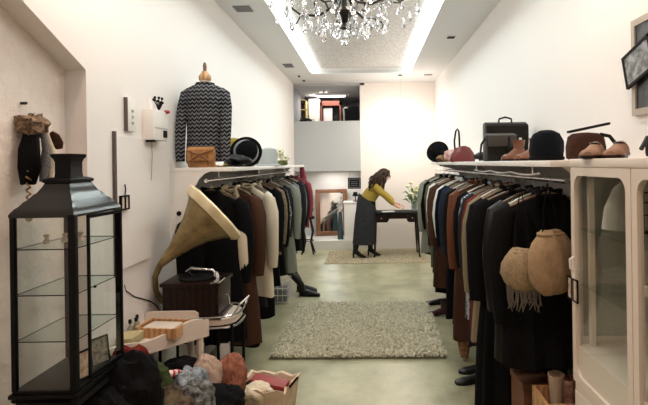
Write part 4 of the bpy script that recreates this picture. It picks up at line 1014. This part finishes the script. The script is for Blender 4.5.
for ring, (r_, z_, n_, s_) in enumerate(((.44, .27, 20, 1.0), (.35, .27, 18, 1.1), (.25, .215, 16, 1.15), (.16, .19, 12, 1.3), (.08, .17, 8, 1.2), (.30, .44, 14, 1.0))):
    for k in range(n_):
        a = 2 * PI * k / n_ + ring * .3 + rc_.uniform(-.08, .08)
        o = bpy.data.objects.new('crystal_drop', tear); C.objects.link(o); o.parent = t
        o.location = (r_ * math.cos(a), r_ * math.sin(a), z_ + rc_.uniform(-.035, .035)); o.scale = [s_ * rc_.uniform(.8, 1.2)] * 3; o.rotation_euler = (0, 0, a)
for k in range(8):
    a0, a1 = 2 * PI * k / 8 + .2, 2 * PI * (k + 1) / 8 + .2
    r0, r1 = (.42, .34) if k % 2 else (.34, .42); z0, z1 = (.36, .44) if k % 2 else (.44, .36)
    gm_ = MB()
    for q in range(15):
        f = q / 14; gm_.sphere((r0 * math.cos(a0) * (1 - f) + r1 * math.cos(a1) * f, r0 * math.sin(a0) * (1 - f) + r1 * math.sin(a1) * f, z0 * (1 - f) + z1 * f - .09 * math.sin(PI * f)), .007, u=6, v=4)
    gm_.build('bead_garland', M_cry, t)

# ------------------------------------------------------------------ desk with flowers and wall lamp, far end
DZ = .765
t = thing('writing_desk', 'dark wooden writing desk with drawers against the far wall', 'desk', (.47, 8.62, 0))
MB().b(-.40, .42, -.24, .24, DZ - .03, DZ, .006).build('desktop', M_blackm, t)
ap = MB(); ap.prism([(-.36, DZ - .03), (.38, DZ - .03), (.38, DZ - .17), (.20, DZ - .17), (.16, DZ - .11), (-.12, DZ - .11), (-.16, DZ - .17), (-.36, DZ - .17)], -.21, .21, 'y').build('apron', M_dwood, t, False)
for sx in (-1, 1):
    d = MB().b(sx * .26 - .085, sx * .26 + .085, -.222, -.21, DZ - .155, DZ - .05, .003).build('drawer', M_dwood, t, False)
    MB().sphere((sx * .26, -.23, DZ - .10), .011, u=10, v=7).build('knob', M_chrome, d)
for sx in (-1, 1):
    for sy in (-1, 1):
        MB().tube([(sx * .355, sy * .19, DZ - .03), (sx * .36, sy * .19, .4), (sx * .375, sy * .20, .06), (sx * .385, sy * .21, 0)], [.024, .020, .013, .017], 10).build('leg', M_dwood, t)
o = MB().b(-.10, .10, -.07, .07, 0, .012, .002).build('papers', M_white); o.location = (.33, 8.50, DZ + .0005); o.rotation_euler = (0, 0, .2); tag(o, 'white papers under the hands of the woman on the desk', 'papers')
t = thing('vase', 'clear glass vase on the right end of the desk', 'vase', (.79, 8.66, DZ + .0005))
MB().lathe([(.045, 0), (.05, .005), (.05, .12), (.065, .20), (.062, .20), (.046, .12), (.044, .012)], n=22).build('body', mat('vase_glass', (.6, .68, .64), .08, trans=.8), t)
t2 = thing('flower_bouquet', 'bouquet of pale yellow lilies with green leaves in the glass vase', 'flowers', (.79, 8.66, DZ + .03))
stm = MB(); rf = random.Random(4); heads = []
for k in range(13):
    a = rf.uniform(0, 6.28); r_ = rf.uniform(.04, .22); h = rf.uniform(.26, .47) - r_ * .35
    heads.append((r_ * math.cos(a), r_ * math.sin(a) * .7, h)); stm.tube([(.01 * math.cos(a), .01 * math.sin(a), 0), (r_ * .3 * math.cos(a), r_ * .3 * math.sin(a), h * .6), heads[-1]], .004, 5)
stm.build('stems', mat('green_stem', (.12, .20, .05), .6), t2)
for (x, y, z) in heads:
    fl = MB()
    for q in range(5):
        a = q * 1.257; fl.tube([(x, y, z), (x + .025 * math.cos(a), y + .025 * math.sin(a), z + .02), (x + .045 * math.cos(a), y + .045 * math.sin(a), z + .02)], [.010, .022, .004], 6, .5)
    fl.build('flower', mat('pale_yellow_petal', (.82, .80, .50), .6), t2)
lv = MB()
for k in range(22):
    a = rf.uniform(0, 6.28); r_ = rf.uniform(.10, .24); z = rf.uniform(.16, .38)
    lv.tube([(r_ * .3 * math.cos(a), r_ * .3 * math.sin(a), z - .08), (r_ * .7 * math.cos(a), r_ * .7 * math.sin(a), z), (r_ * math.cos(a), r_ * math.sin(a), z - .02)], [.004, .016, .001], 6, .25)
lv.build('leaves', mat('green_leaf', (.10, .17, .05), .6, var=.3), t2)
p = W(401, 135, 8.5)
t = thing('pendant_lamp', 'small white winged pendant lamp on a thin wire before the far wall', 'lamp', (p.x, 8.5, p.z - .02))
MB().tube([(0, 0, .05), (0, 0, HC - p.z + .02)], .0025, 6).build('wire', mat('pale_wire', (.6, .55, .5), .5), t)
MB().lathe([(.035, -.012), (.04, 0)], (0, 0, HC - p.z + .02), 16).build('ceiling_cap', M_black, t)
wg = MB()
for sg in (-1, 1):
    wg.tube([(0, 0, .02), (sg * .05, 0, .045), (sg * .10, 0, .04), (sg * .16, 0, .0), (sg * .19, 0, -.03)], [.018, .022, .020, .012, .002], 10, .4)
wg.build('wings', M_white, t); MB().sphere((0, 0, .02), .028, u=16, v=10).build('bulb', mat('bulb_glow', (1, .85, .65), .5, emit=8), t)

# ------------------------------------------------------------------ back room: mirror, counter, sign, stool
t = thing('standing_mirror', 'brown wooden framed mirror leaning on the white back room wall', 'mirror', (0, 0, 0))
mp0, mp1 = W(315.5, 190, 9.95), W(347.5, 190, 9.95)
mw = mp1.x - mp0.x; mz0 = .164; mz1 = mp0.z + .01; fw = .09
t.location = ((mp0.x + mp1.x) / 2, 9.97, mz0); t.rotation_euler = (R(-7), 0, R(9)); mh = mz1 - mz0
f = MB(); f.b(-mw/2, mw/2, -.02, .02, 0, fw, .006); f.b(-mw/2, mw/2, -.02, .02, mh - fw * .8, mh, .006); f.b(-mw/2, -mw/2 + fw, -.02, .02, fw, mh - fw * .8, .004); f.b(mw/2 - fw, mw/2, -.02, .02, fw, mh - fw * .8, .004)
f.build('frame', mat('antique_brown', (.20, .085, .04), .4, bump=.2, scale=10, var=.3), t)
MB().b(-mw/2 + fw, mw/2 - fw, -.004, .012, fw, mh - fw * .8).build('glass', mat('mirror_glass', (.8, .8, .8), .03, 1.0), t, False)
p0, p1 = W(344, 202, 9.42), W(358, 202, 9.42)
t = thing('counter', 'white counter block standing left of the woman at the step', 'counter', (p0.x, 9.40, .1625))
MB().b(0, p1.x - p0.x + .04, 0, .35, 0, p0.z - .1625 - .03, .004).build('body', M_white, t); MB().b(-.015, p1.x - p0.x + .055, -.015, .365, p0.z - .1925, p0.z - .1625, .004).build('top', M_white, t)
p0 = W(340, 210, 9.48)
t = thing('hanging_bag', 'blue grey cloth bag hanging beside the white counter', 'bag', (p0.x + .0, 9.50, 0))
zt2, zb2 = W(340, 212, 9.5).z, W(340, 243, 9.5).z
MB().loft([[Vector((a * math.cos(q), b_ * math.sin(q), z)) for q in [2 * PI * k / 20 for k in range(20)]] for a, b_, z in ((.035, .04, zb2), (.055, .06, zb2 + .05), (.05, .05, (zb2 + zt2) / 2), (.03, .03, zt2))]).noise(.01, 12, 3).build('body', fab('teal_cloth', (.06, .09, .10)), t)
MB().tube([(.03, .0, zt2 - .01), (.08, .02, zt2 + .10), (.0, .0, zt2 - .01)], .006, 6).build('strap', F_['black'], t)
p0, p1 = W(347.5, 178, 9.3), W(361, 189, 9.3)
t = thing('chalkboard_sign', 'small black framed board hanging under the grey parapet', 'sign', (p0.x, 9.43, p1.z))
MB().b(0, p1.x - p0.x - .005, -.012, .012, 0, p0.z - p1.z, .003).build('board', M_blackm, t, False)
f = MB(); ww, hh = p1.x - p0.x - .005, p0.z - p1.z
for (a, b_, c, d) in ((.02, ww - .02, .02, .028), (.02, ww - .02, hh - .028, hh - .02), (.02, .028, .02, hh - .02), (ww - .028, ww - .02, .02, hh - .02)): f.b(a, b_, -.015, -.011, c, d)
for k in range(3): f.b(.06, ww - .06, -.015, -.011, .06 + k * .035, .066 + k * .035)
f.build('chalk_marks', mat('grey_chalk', (.25, .25, .25), .9), t, False)
for xx in (.03, ww - .03): MB().tube([(xx, 0, hh), (xx, 0, 1.46 - p1.z)], .003, 6).build('hanger_wire', M_chrome, t)
p0 = W(359, 201, 9.45)
t = thing('desk_lamp', 'small black table lamp on the white counter', 'lamp', (W(357, 202, 9.5).x - .03, 9.52, W(344, 202, 9.42).z))
MB().lathe([(.05, 0), (.05, .012), (.010, .02), (.009, .10)], n=16).build('base', M_black, t); MB().lathe([(.035, .18), (.06, .10), (.055, .10), (.03, .175)], n=18).build('shade', M_blackm, t)
# stool with towel by the end of left rail
p0 = W(308, 222, 8.9)
t = thing('black_stool', 'black metal stool with curved legs past the end of left rail', 'stool', (p0.x, 8.9, 0))
MB().lathe([(.11, .62), (.12, .63), (.12, .66), (.10, .675)], n=22).build('seat', M_blackm, t)
for k in range(4):
    a = PI / 4 + k * PI / 2; MB().tube([(.06 * math.cos(a), .06 * math.sin(a), .62), (.12 * math.cos(a), .12 * math.sin(a), .4), (.07 * math.cos(a), .07 * math.sin(a), .22), (.15 * math.cos(a), .15 * math.sin(a), 0)], .014, 8).build('leg', M_blackm, t)
MB().tube([(.095 * math.cos(q), .095 * math.sin(q), .24) for q in [2 * PI * k / 20 for k in range(21)]], .008, 6, 1, False).build('footring', M_blackm, t)
o = MB().sphere((0, 0, .10), .09, (1, .9, 1.1), 22, 14).noise(.03, 12, 9).build('folded_shawl', fab('black_shawl', (.01, .01, .01))); o.location = (p0.x, 8.9, .675); tag(o, 'black shawl draped on the black stool', 'shawl')
o = MB().sphere((0, 0, .06), .06, (1.1, .9, 1.0), 20, 14).noise(.02, 14, 4).build('white_scarf', F_['white']); o.location = (p0.x + .01, 8.86, .86); tag(o, 'white scarf lying on the shawl on the black stool', 'scarf')

# slouched black boots and white crate under far part of the left rail
m_bt = mat('black_boot_leather', (.006, .006, .006), .4, spec=.3)
for i, (x, y, lean) in enumerate(((-.80, 6.05, .20), (-.86, 6.28, .16))):
    t = thing('tall_boot', ['tall black boot leaning out into the aisle under left rail, nearer one', 'tall black boot leaning out under the left rail, farther one'][i], 'boot', (x, y, 0), R(-8), 'tall black boots under the left rail')
    MB().loft([[Vector((f, w_ * math.cos(q), .012 + h * (.5 + .5 * math.sin(q)))) for q in [2 * PI * k / 16 for k in range(16)]] for f, w_, h in ((-.05, .030, .09), (0, .036, .085), (.08, .038, .065), (.15, .036, .045), (.20, .018, .025))]).build('foot', m_bt, t)
    MB().tube([(-.0, 0, .05), (-.03, 0, .14), (-.02 - lean * .5, 0, .24), (-.05 - lean, 0, .36), (-.06 - lean * 1.3, 0, .46)], [.036, .036, .042, .050, .055], 16).noise(.006, 20, i).build('shaft', m_bt, t)
    MB().b(-.06, .20, -.03, .03, 0, .012, .004).build('sole', M_blackm, t)
t = thing('wire_basket', 'white wire storage basket on the floor under left rail behind boots', 'basket', (-1.08, 5.85, 0))
wb = MB()
for z in (.02, .10, .18, .26): wb.tube([(-.14, -.14, z), (.14, -.14, z), (.14, .14, z), (-.14, .14, z), (-.14, -.14, z)], .005, 6)
for k in range(6):
    f = -.14 + .056 * k
    wb.tube([(f, -.14, .02), (f, -.14, .26)], .003, 5).tube([(.14, f, .02), (.14, f, .26)], .003, 5)
wb.build('wires', M_white, t); MB().b(-.12, .12, -.12, .12, .02, .16, .02).build('contents', F_['grey'], t)
o = MB().tube([(0, 0, 0), (.02, -.02, -.14), (.035, -.01, -.30), (.03, 0, -.42)], [.03, .05, .055, .03], 14, .6).noise(.015, 14, 6).build('rose_scarf', F_['pink']); o.location = (-.97, 7.29, 1.57)
tag(o, 'rose red scarf hanging off the far end of left shelf', 'scarf')

# ------------------------------------------------------------------ mezzanine contents
def pbox(nm, label, cat, x0, y0, x1, y1, Y, m, d=.3, zbase=1.5205, extra=None):
    a, b_ = W(x0, y0, Y), W(x1, y1, Y)
    t = thing(nm, label, cat, ((a.x + b_.x) / 2, Y, zbase)); w_ = (b_.x - a.x) / 2; h = a.z - zbase
    return t, w_, h
t, w_, h = pbox('bookcase', 'tall reddish brown wooden cabinet on the mezzanine with white screen', 'cabinet', 320.5, 101, 341, 121, 10.6, None)
h = min(h, 1.5)
f = MB(); f.b(-w_, -w_ + .03, 0, .35, 0, h); f.b(w_ - .03, w_, 0, .35, 0, h); f.b(-w_, w_, 0, .35, h - .10, h)
f.build('frame', mat('mezz_red_wood', (.22, .06, .035), .4, var=.3, bump=.05, scale=8), t, False)
MB().b(-w_ + .03, w_ - .03, .30, .34, 0, h - .10).build('back', M_dwood, t, False)
MB().b(-w_ + .05, -w_ + .24, .10, .14, h - .42, h - .14, .004).build('white_panel', M_white, t)
MB().b(-w_ + .27, w_ - .05, .05, .28, h - .62, h - .30, .004).build('dark_box', M_blackm, t)
t, w_, h = pbox('black_cabinet', 'black cabinet at the right end of the mezzanine', 'cabinet', 342, 106, 359, 121, 10.2, None)
MB().b(-w_, w_, 0, .35, 0, h, .004).build('body', M_blackm, t); MB().b(-w_ + .02, w_ - .02, -.01, 0, h - .35, h - .04, .002).build('door', M_black, t, False)
t = thing('white_chair', 'white curved chair back on the mezzanine beside the black cabinet', 'chair', (W(345.5, 110, 9.9).x, 9.9, 1.5205))
MB().tube([(-.03, 0, 1.05), (-.04, 0, 1.16), (.0, 0, 1.18), (.05, 0, 1.18)], .016, 8).tube([(-.03, 0, 0), (-.03, 0, 1.05)], .014, 8).build('backrest', M_white, t)
MB().b(-.04, .16, -.02, .2, .45, .48, .01).build('seat', M_white, t)
for x, y in ((.14, 0), (.14, .18), (-.02, .18)): MB().tube([(x, y, .45), (x, y, 0)], .012, 8).build('leg', M_white, t)
t, w_, h = pbox('white_column', 'white square pillar on the mezzanine left of the brown cabinet', 'pillar', 308.5, 99, 319.5, 121, 10.5, None)
MB().b(-w_, w_, 0, .25, 0, h, .003).build('shaft', M_white, t, False); MB().b(-w_ - .01, w_ + .01, -.01, .26, 0, .08).build('plinth', M_white, t, False)
t, w_, h = pbox('yellow_shelf', 'pale yellow shelf unit at the left end of the mezzanine', 'shelf', 296, 99.5, 306.5, 121, 10.3, None)
MB().b(-w_, w_, .28, .30, 0, h).b(-w_, w_, 0, .28, h - .02, h).b(-w_, w_, 0, .28, h - .22, h - .20).b(-w_, -w_ + .02, 0, .28, 0, h).b(w_ - .02, w_, 0, .28, 0, h).build('frame', mat('pale_yellow_paint', (.60, .45, .20), .5), t, False)
for k in range(5):
    o = MB().b(-.016, .016, -.08, .08, 0, .12 + .01 * (k % 3), .002).build('book', [M_wood, M_white, F_['red'], M_blackm, M_lwood][k]); o.location = (t.location.x - .085 + k * .04, 10.42, 1.5205 + h - .1995)
    tag(o, ['brown book', 'white book', 'dark red book', 'black book', 'tan book'][k] + ' on the yellow mezzanine shelf', 'book', 'books on the mezzanine shelf')
for i, (px, r_) in enumerate(((302, .10), (307, .12), (312, .09))):
    q = W(px, 114, 9.75)
    t = thing('black_bag', ['black bag on the mezzanine ledge at far left', 'black bag on the mezzanine ledge, middle of the three', 'smaller black bag on the mezzanine ledge before the pillar'][i], 'bag', (q.x, 9.75, 2.20), 0, 'black bags on the mezzanine')
    MB().sphere((0, 0, r_ * .95 + .05), r_, (1, .8, 1.15), 20, 14).noise(.02, 12, i).build('body', F_['leather'], t); MB().tube([(-.05, 0, r_ * 1.8), (-.03, 0, r_ * 2.4 + .05), (.03, 0, r_ * 2.4 + .05), (.05, 0, r_ * 1.8)], .006, 6).build('handle', F_['leather'], t)
t = thing('display_table', 'dark table carrying the black bags on the mezzanine', 'table', (W(304, 114, 9.75).x + .125, 9.75, 1.5205))
MB().b(-.24, .24, -.15, .15, .655, .679, .004).build('tabletop', M_dwood, t)
for sx in (-1, 1):
    for sy in (-1, 1): MB().tube([(sx * .2, sy * .12, 0), (sx * .2, sy * .12, .655)], .015, 8).build('leg', M_dwood, t)
p0, p1 = W(316, 97, 10.2), W(349, 97, 10.2)
t = thing('ceiling_lamp', 'long white tube lamp on the mezzanine ceiling', 'ceiling light', ((p0.x + p1.x) / 2, 10.2, p0.z))
MB().b(-(p1.x - p0.x) / 2, (p1.x - p0.x) / 2, -.05, .05, .02, .05, .004).build('housing', M_white, t); MB().b(-(p1.x - p0.x) / 2 + .02, (p1.x - p0.x) / 2 - .08, -.045, .045, -.005, .02, .004).build('diffuser', M_tube, t)
for xx in (-.2, .2): MB().tube([(xx, 0, .05), (xx, 0, 3.05 - p0.z)], .005, 6).build('suspension', M_chrome, t)
for i, px in enumerate((321, 326)):
    q = W(px, 86.5, 9.8)
    t = thing('spot_light', ['small spot lamp on the mezzanine ceiling, left one', 'small spot lamp on the mezzanine ceiling, right one'][i], 'ceiling light', (q.x, 9.8, 3.05), 0, 'mezzanine spot lamps')
    MB().lathe([(.03, 0), (.035, -.01), (.035, -.05), (.028, -.052)], n=16).build('housing', M_white, t); MB().lathe([(.026, -.053), (.02, -.056)], n=16).build('lens', M_tube, t)

# ------------------------------------------------------------------ the woman bending over the desk
def skin_mesh(name, verts, edges, radii, m, parent, sub=2, root=0):
    me = bpy.data.meshes.new(name); me.from_pydata(verts, edges, []); me.update()
    o = bpy.data.objects.new(name, me); C.objects.link(o); me.materials.append(m)
    md = o.modifiers.new('skin', 'SKIN'); md.use_smooth_shade = True
    sv = me.skin_vertices[0].data
    for i, r in enumerate(radii): sv[i].radius = (r, r) if not hasattr(r, '__len__') else r
    for i in range(len(verts)): sv[i].use_root = (i == root)
    s_ = o.modifiers.new('sub', 'SUBSURF'); s_.levels = sub; s_.render_levels = sub
    o.parent = parent
    return o
class Sk:
    def __init__(s): s.v = []; s.e = []; s.r = []
    def chain(s, pts, start=None):
        prev = start
        for p, r in pts:
            s.v.append(p); s.r.append(r); i = len(s.v) - 1
            if prev is not None: s.e.append((prev, i))
            prev = i
        return prev
PX, PY = -.06, 8.50
t = thing('person', 'person with long dark curly hair in mustard sweater and dark skirt bending over desk', 'person', (PX, PY, 0))
# local: x towards the desk, y away from the camera
hipL, hipR = (.02, -.075, .84), (.02, .085, .84)
sk = Sk()
pel = sk.chain([((.0, .0, .90), (.12, .10))])
w1 = sk.chain([((.06, 0, 1.02), (.08, .10))], pel); c1 = sk.chain([((.15, 0, 1.13), (.10, .12))], w1); c2 = sk.chain([((.22, 0, 1.21), (.085, .11))], c1)
nk = sk.chain([((.275, -.005, 1.265), .045), ((.305, -.01, 1.30), .045)], c2)
sk.chain([((.345, -.012, 1.345), (.075, .07)), ((.365, -.012, 1.40), (.078, .072)), ((.352, -.012, 1.445), (.05, .05))], nk)
for sg, reach in ((-1, ((.33, 1.06), (.50, .885), (.70, .835))), (1, ((.36, 1.04), (.52, .90), (.68, .835)))):
    sh = sk.chain([((.20, sg * .13, 1.195), .052)], c2)
    (ex, ez), (wx, wz), (hx_, hz_) = reach
    y = sg * .17
    sk.chain([((.26, sg * .165, 1.13), .045), ((ex, y, ez), .037), (((ex + wx) / 2, y * .95, (ez + wz) / 2), .036), ((wx, y * .85, wz), .024), ((wx + .05, y * .82, wz - .022), (.030, .018)), ((wx + .095, y * .8, wz - .038), (.034, .014))], sh)
for sg, fx, fy in ((-1, -.16, -.10), (1, .09, .09)):
    sk.chain([((.0, sg * .075, .84), .075), ((.01 + fx * .2, sg * .08, .66), .058), ((.03 + fx * .55, sg * .09, .47), .050), ((fx * .8 + .0, sg * .09, .32), .048), ((fx, sg * .09, .15), .032), ((fx - .01, sg * .09, .105), .030), ((fx + .06, sg * .09, .055), .028), ((fx + .12, sg * .09, .03), .024)], pel)
body = skin_mesh('body', sk.v, sk.e, sk.r, M_skin, t)
# hands: five fingers each
for sg, (wx, wz), in ((-1, (.50, .885)), (1, (.52, .90))):
    y = sg * .17 * .8
    for k, (oy, ln_) in enumerate(((-.026, .062), (-.009, .074), (.009, .078), (.026, .068))):
        f = Sk(); bx_, bz_ = wx + .085, wz - .036
        f.chain([((bx_, y + oy * .8, bz_), .0085), ((bx_ + ln_ * .5, y + oy, bz_ - .006), .0085), ((bx_ + ln_ * .85, y + oy * 1.05, bz_ - .024), .0075), ((bx_ + ln_ * 1.05, y + oy * 1.05, bz_ - .040), .006)])
        skin_mesh('finger', f.v, f.e, f.r, M_skin, t, 1)
    f = Sk(); f.chain([((wx + .035, y - sg * .02, wz - .02), .011), ((wx + .06, y - sg * .045, wz - .035), .0095), ((wx + .085, y - sg * .05, wz - .05), .0075)])
    skin_mesh('thumb', f.v, f.e, f.r, M_skin, t, 1)
# face looking down to the desk
fd = Vector((.80, -.18, -.50)).normalized(); hc = Vector((.362, -.012, 1.392))
sd = fd.cross(Vector((0, 0, 1))).normalized(); upv = sd.cross(fd)
MB().sphere(hc + fd * .082 - upv * .005, .014, (1, .8, 1.3), 10, 8).build('nose', M_skin, t)
for s_ in (-1, 1):
    MB().sphere(hc + fd * .070 + sd * .028 * s_ + upv * .018, .011, u=10, v=8).build('eye', mat('eye_dark', (.02, .015, .012), .2), t)
    MB().sphere(hc + sd * .076 * s_, .018, (.6, .5, 1.1), 10, 8).build('ear', M_skin, t)
MB().sphere(hc + fd * .070 - upv * .042, .013, (.6, 1.6, .5), 10, 8).build('mouth', mat('lips', (.40, .12, .10), .5), t)
# sweater
sw = Sk()
a = sw.chain([((.0, 0, .90), (.14, .14)), ((.035, 0, .96), (.135, .140)), ((.085, 0, 1.04), (.125, .140)), ((.155, 0, 1.135), (.122, .140)), ((.225, 0, 1.21), (.10, .125)), ((.262, 0, 1.25), (.06, .065))])
for sg, ((ex, ez), (wx, wz)) in ((-1, ((.33, 1.06), (.50, .885))), (1, ((.36, 1.04), (.52, .90)))):
    y = sg * .17
    sw.chain([((.20, sg * .13, 1.19), .072), ((.26, sg * .165, 1.12), .064), ((ex, y, ez), .056), (((ex + wx) / 2, y * .95, (ez + wz) / 2), .050), ((wx - .015, y * .87, wz + .015), .038)], 4)
M_must = fab('mustard_knit', (.36, .25, .05), var=.12, scale=60)
skin_mesh('sweater', sw.v, sw.e, sw.r, M_must, t)
# skirt
rows = []
for f in [i / 12 for i in range(13)]:
    z = .99 - f * .76; cx_ = .035 - f * .055; rx = .140 + .045 * math.sin(min(1, f * 2.2) * PI / 2) + .012 * f; ry = .155 + .03 * math.sin(min(1, f * 2) * PI / 2) + .01 * f
    rows.append([Vector((cx_ + rx * math.cos(q) * (1 + .05 * f * math.sin(9 * q)), ry * math.sin(q) * (1 + .05 * f * math.sin(9 * q + 1)), z + (.10 * (1 - f) * math.cos(q) * -1 * (f < .2)))) for q in [2 * PI * k / 40 for k in range(40)]])
MB().loft(rows).build('skirt', fab('dark_tweed', (.012, .012, .014), col2=(.055, .055, .06), scale=90), t)
MB().loft([[Vector((.03 + .150 * math.cos(q), .155 * math.sin(q), z - .05 * math.cos(q))) for q in [2 * PI * k / 32 for k in range(32)]] for z in (.90, .93, .97, .985)]).build('waistband', F_['black'], t)
for sg, fx in ((-1, -.16), (1, .09)):
    tg = Sk(); tg.chain([((.03 + fx * .55, sg * .09, .47), .054), ((fx * .8, sg * .09, .32), .052), ((fx, sg * .09, .15), .036), ((fx - .01, sg * .09, .105), .034)])
    skin_mesh('tights', tg.v, tg.e, tg.r, F_['black'], t, 1)
    bt = MB().loft([[Vector((fx + f_, sg * .09 + w_ * math.cos(q), zb_ + h_ * (.5 + .5 * math.sin(q)))) for q in [2 * PI * k / 16 for k in range(16)]] for f_, w_, zb_, h_ in ((-.055, .026, .085, .07), (-.03, .034, .080, .09), (.02, .036, .045, .105), (.08, .038, .008, .075), (.13, .034, .004, .05), (.17, .014, .004, .02))])
    bt.tube([(fx - .01, sg * .09, .12), (fx - .008, sg * .09, .24)], [.042, .046], 14)
    bt.tube([(fx - .04, sg * .09, .10), (fx - .048, sg * .09, 0)], [.022, .009], 10)
    bt.build('heeled_boot', m_bt, t)
# hair: a curly mass over head and upper back, plus strands
M_hair = mat('dark_curly_hair', (.012, .007, .005), .6, bump=.8, scale=60, col2=(.045, .024, .013), spec=.2)
hm = MB(); hm.sphere((.335, -.0, 1.415), .10, (1.0, .98, .88), 30, 20); hm.noise(.02, 22, 2)
hair = hm.build('hair', M_hair, t)
hs = MB(); rh = random.Random(9)
for k in range(95):
    a = rh.uniform(0, 2 * PI); el_ = rh.uniform(-.1, 1.2)
    dirx = math.cos(a) * math.cos(el_); diry = math.sin(a) * math.cos(el_); dz_ = math.sin(el_)
    if dirx > .35 and dz_ < .5 and abs(diry) < .5: continue
    p = Vector((.335 + .085 * dirx, .085 * diry, 1.415 + .085 * dz_)); pts = [p.copy()]
    tgt = Vector((.13 + rh.uniform(-.08, .18), diry * .13 + rh.uniform(-.06, .04), rh.uniform(1.10, 1.26)))
    for q in range(1, 9):
        f = q / 8; c_ = p.lerp(tgt, f) + Vector((dirx * .05 * math.sin(PI * f), diry * .05 * math.sin(PI * f), .03 * math.sin(PI * f)))
        c_ += Vector((math.cos(q * 2.1 + k), math.sin(q * 2.1 + k), math.cos(q * 1.7 + k))) * .014
        pts.append(c_)
    hs.tube(pts, [.016] * 4 + [.016, .015, .013, .010, .004], 6)
hs.build('curls', M_hair, hair)
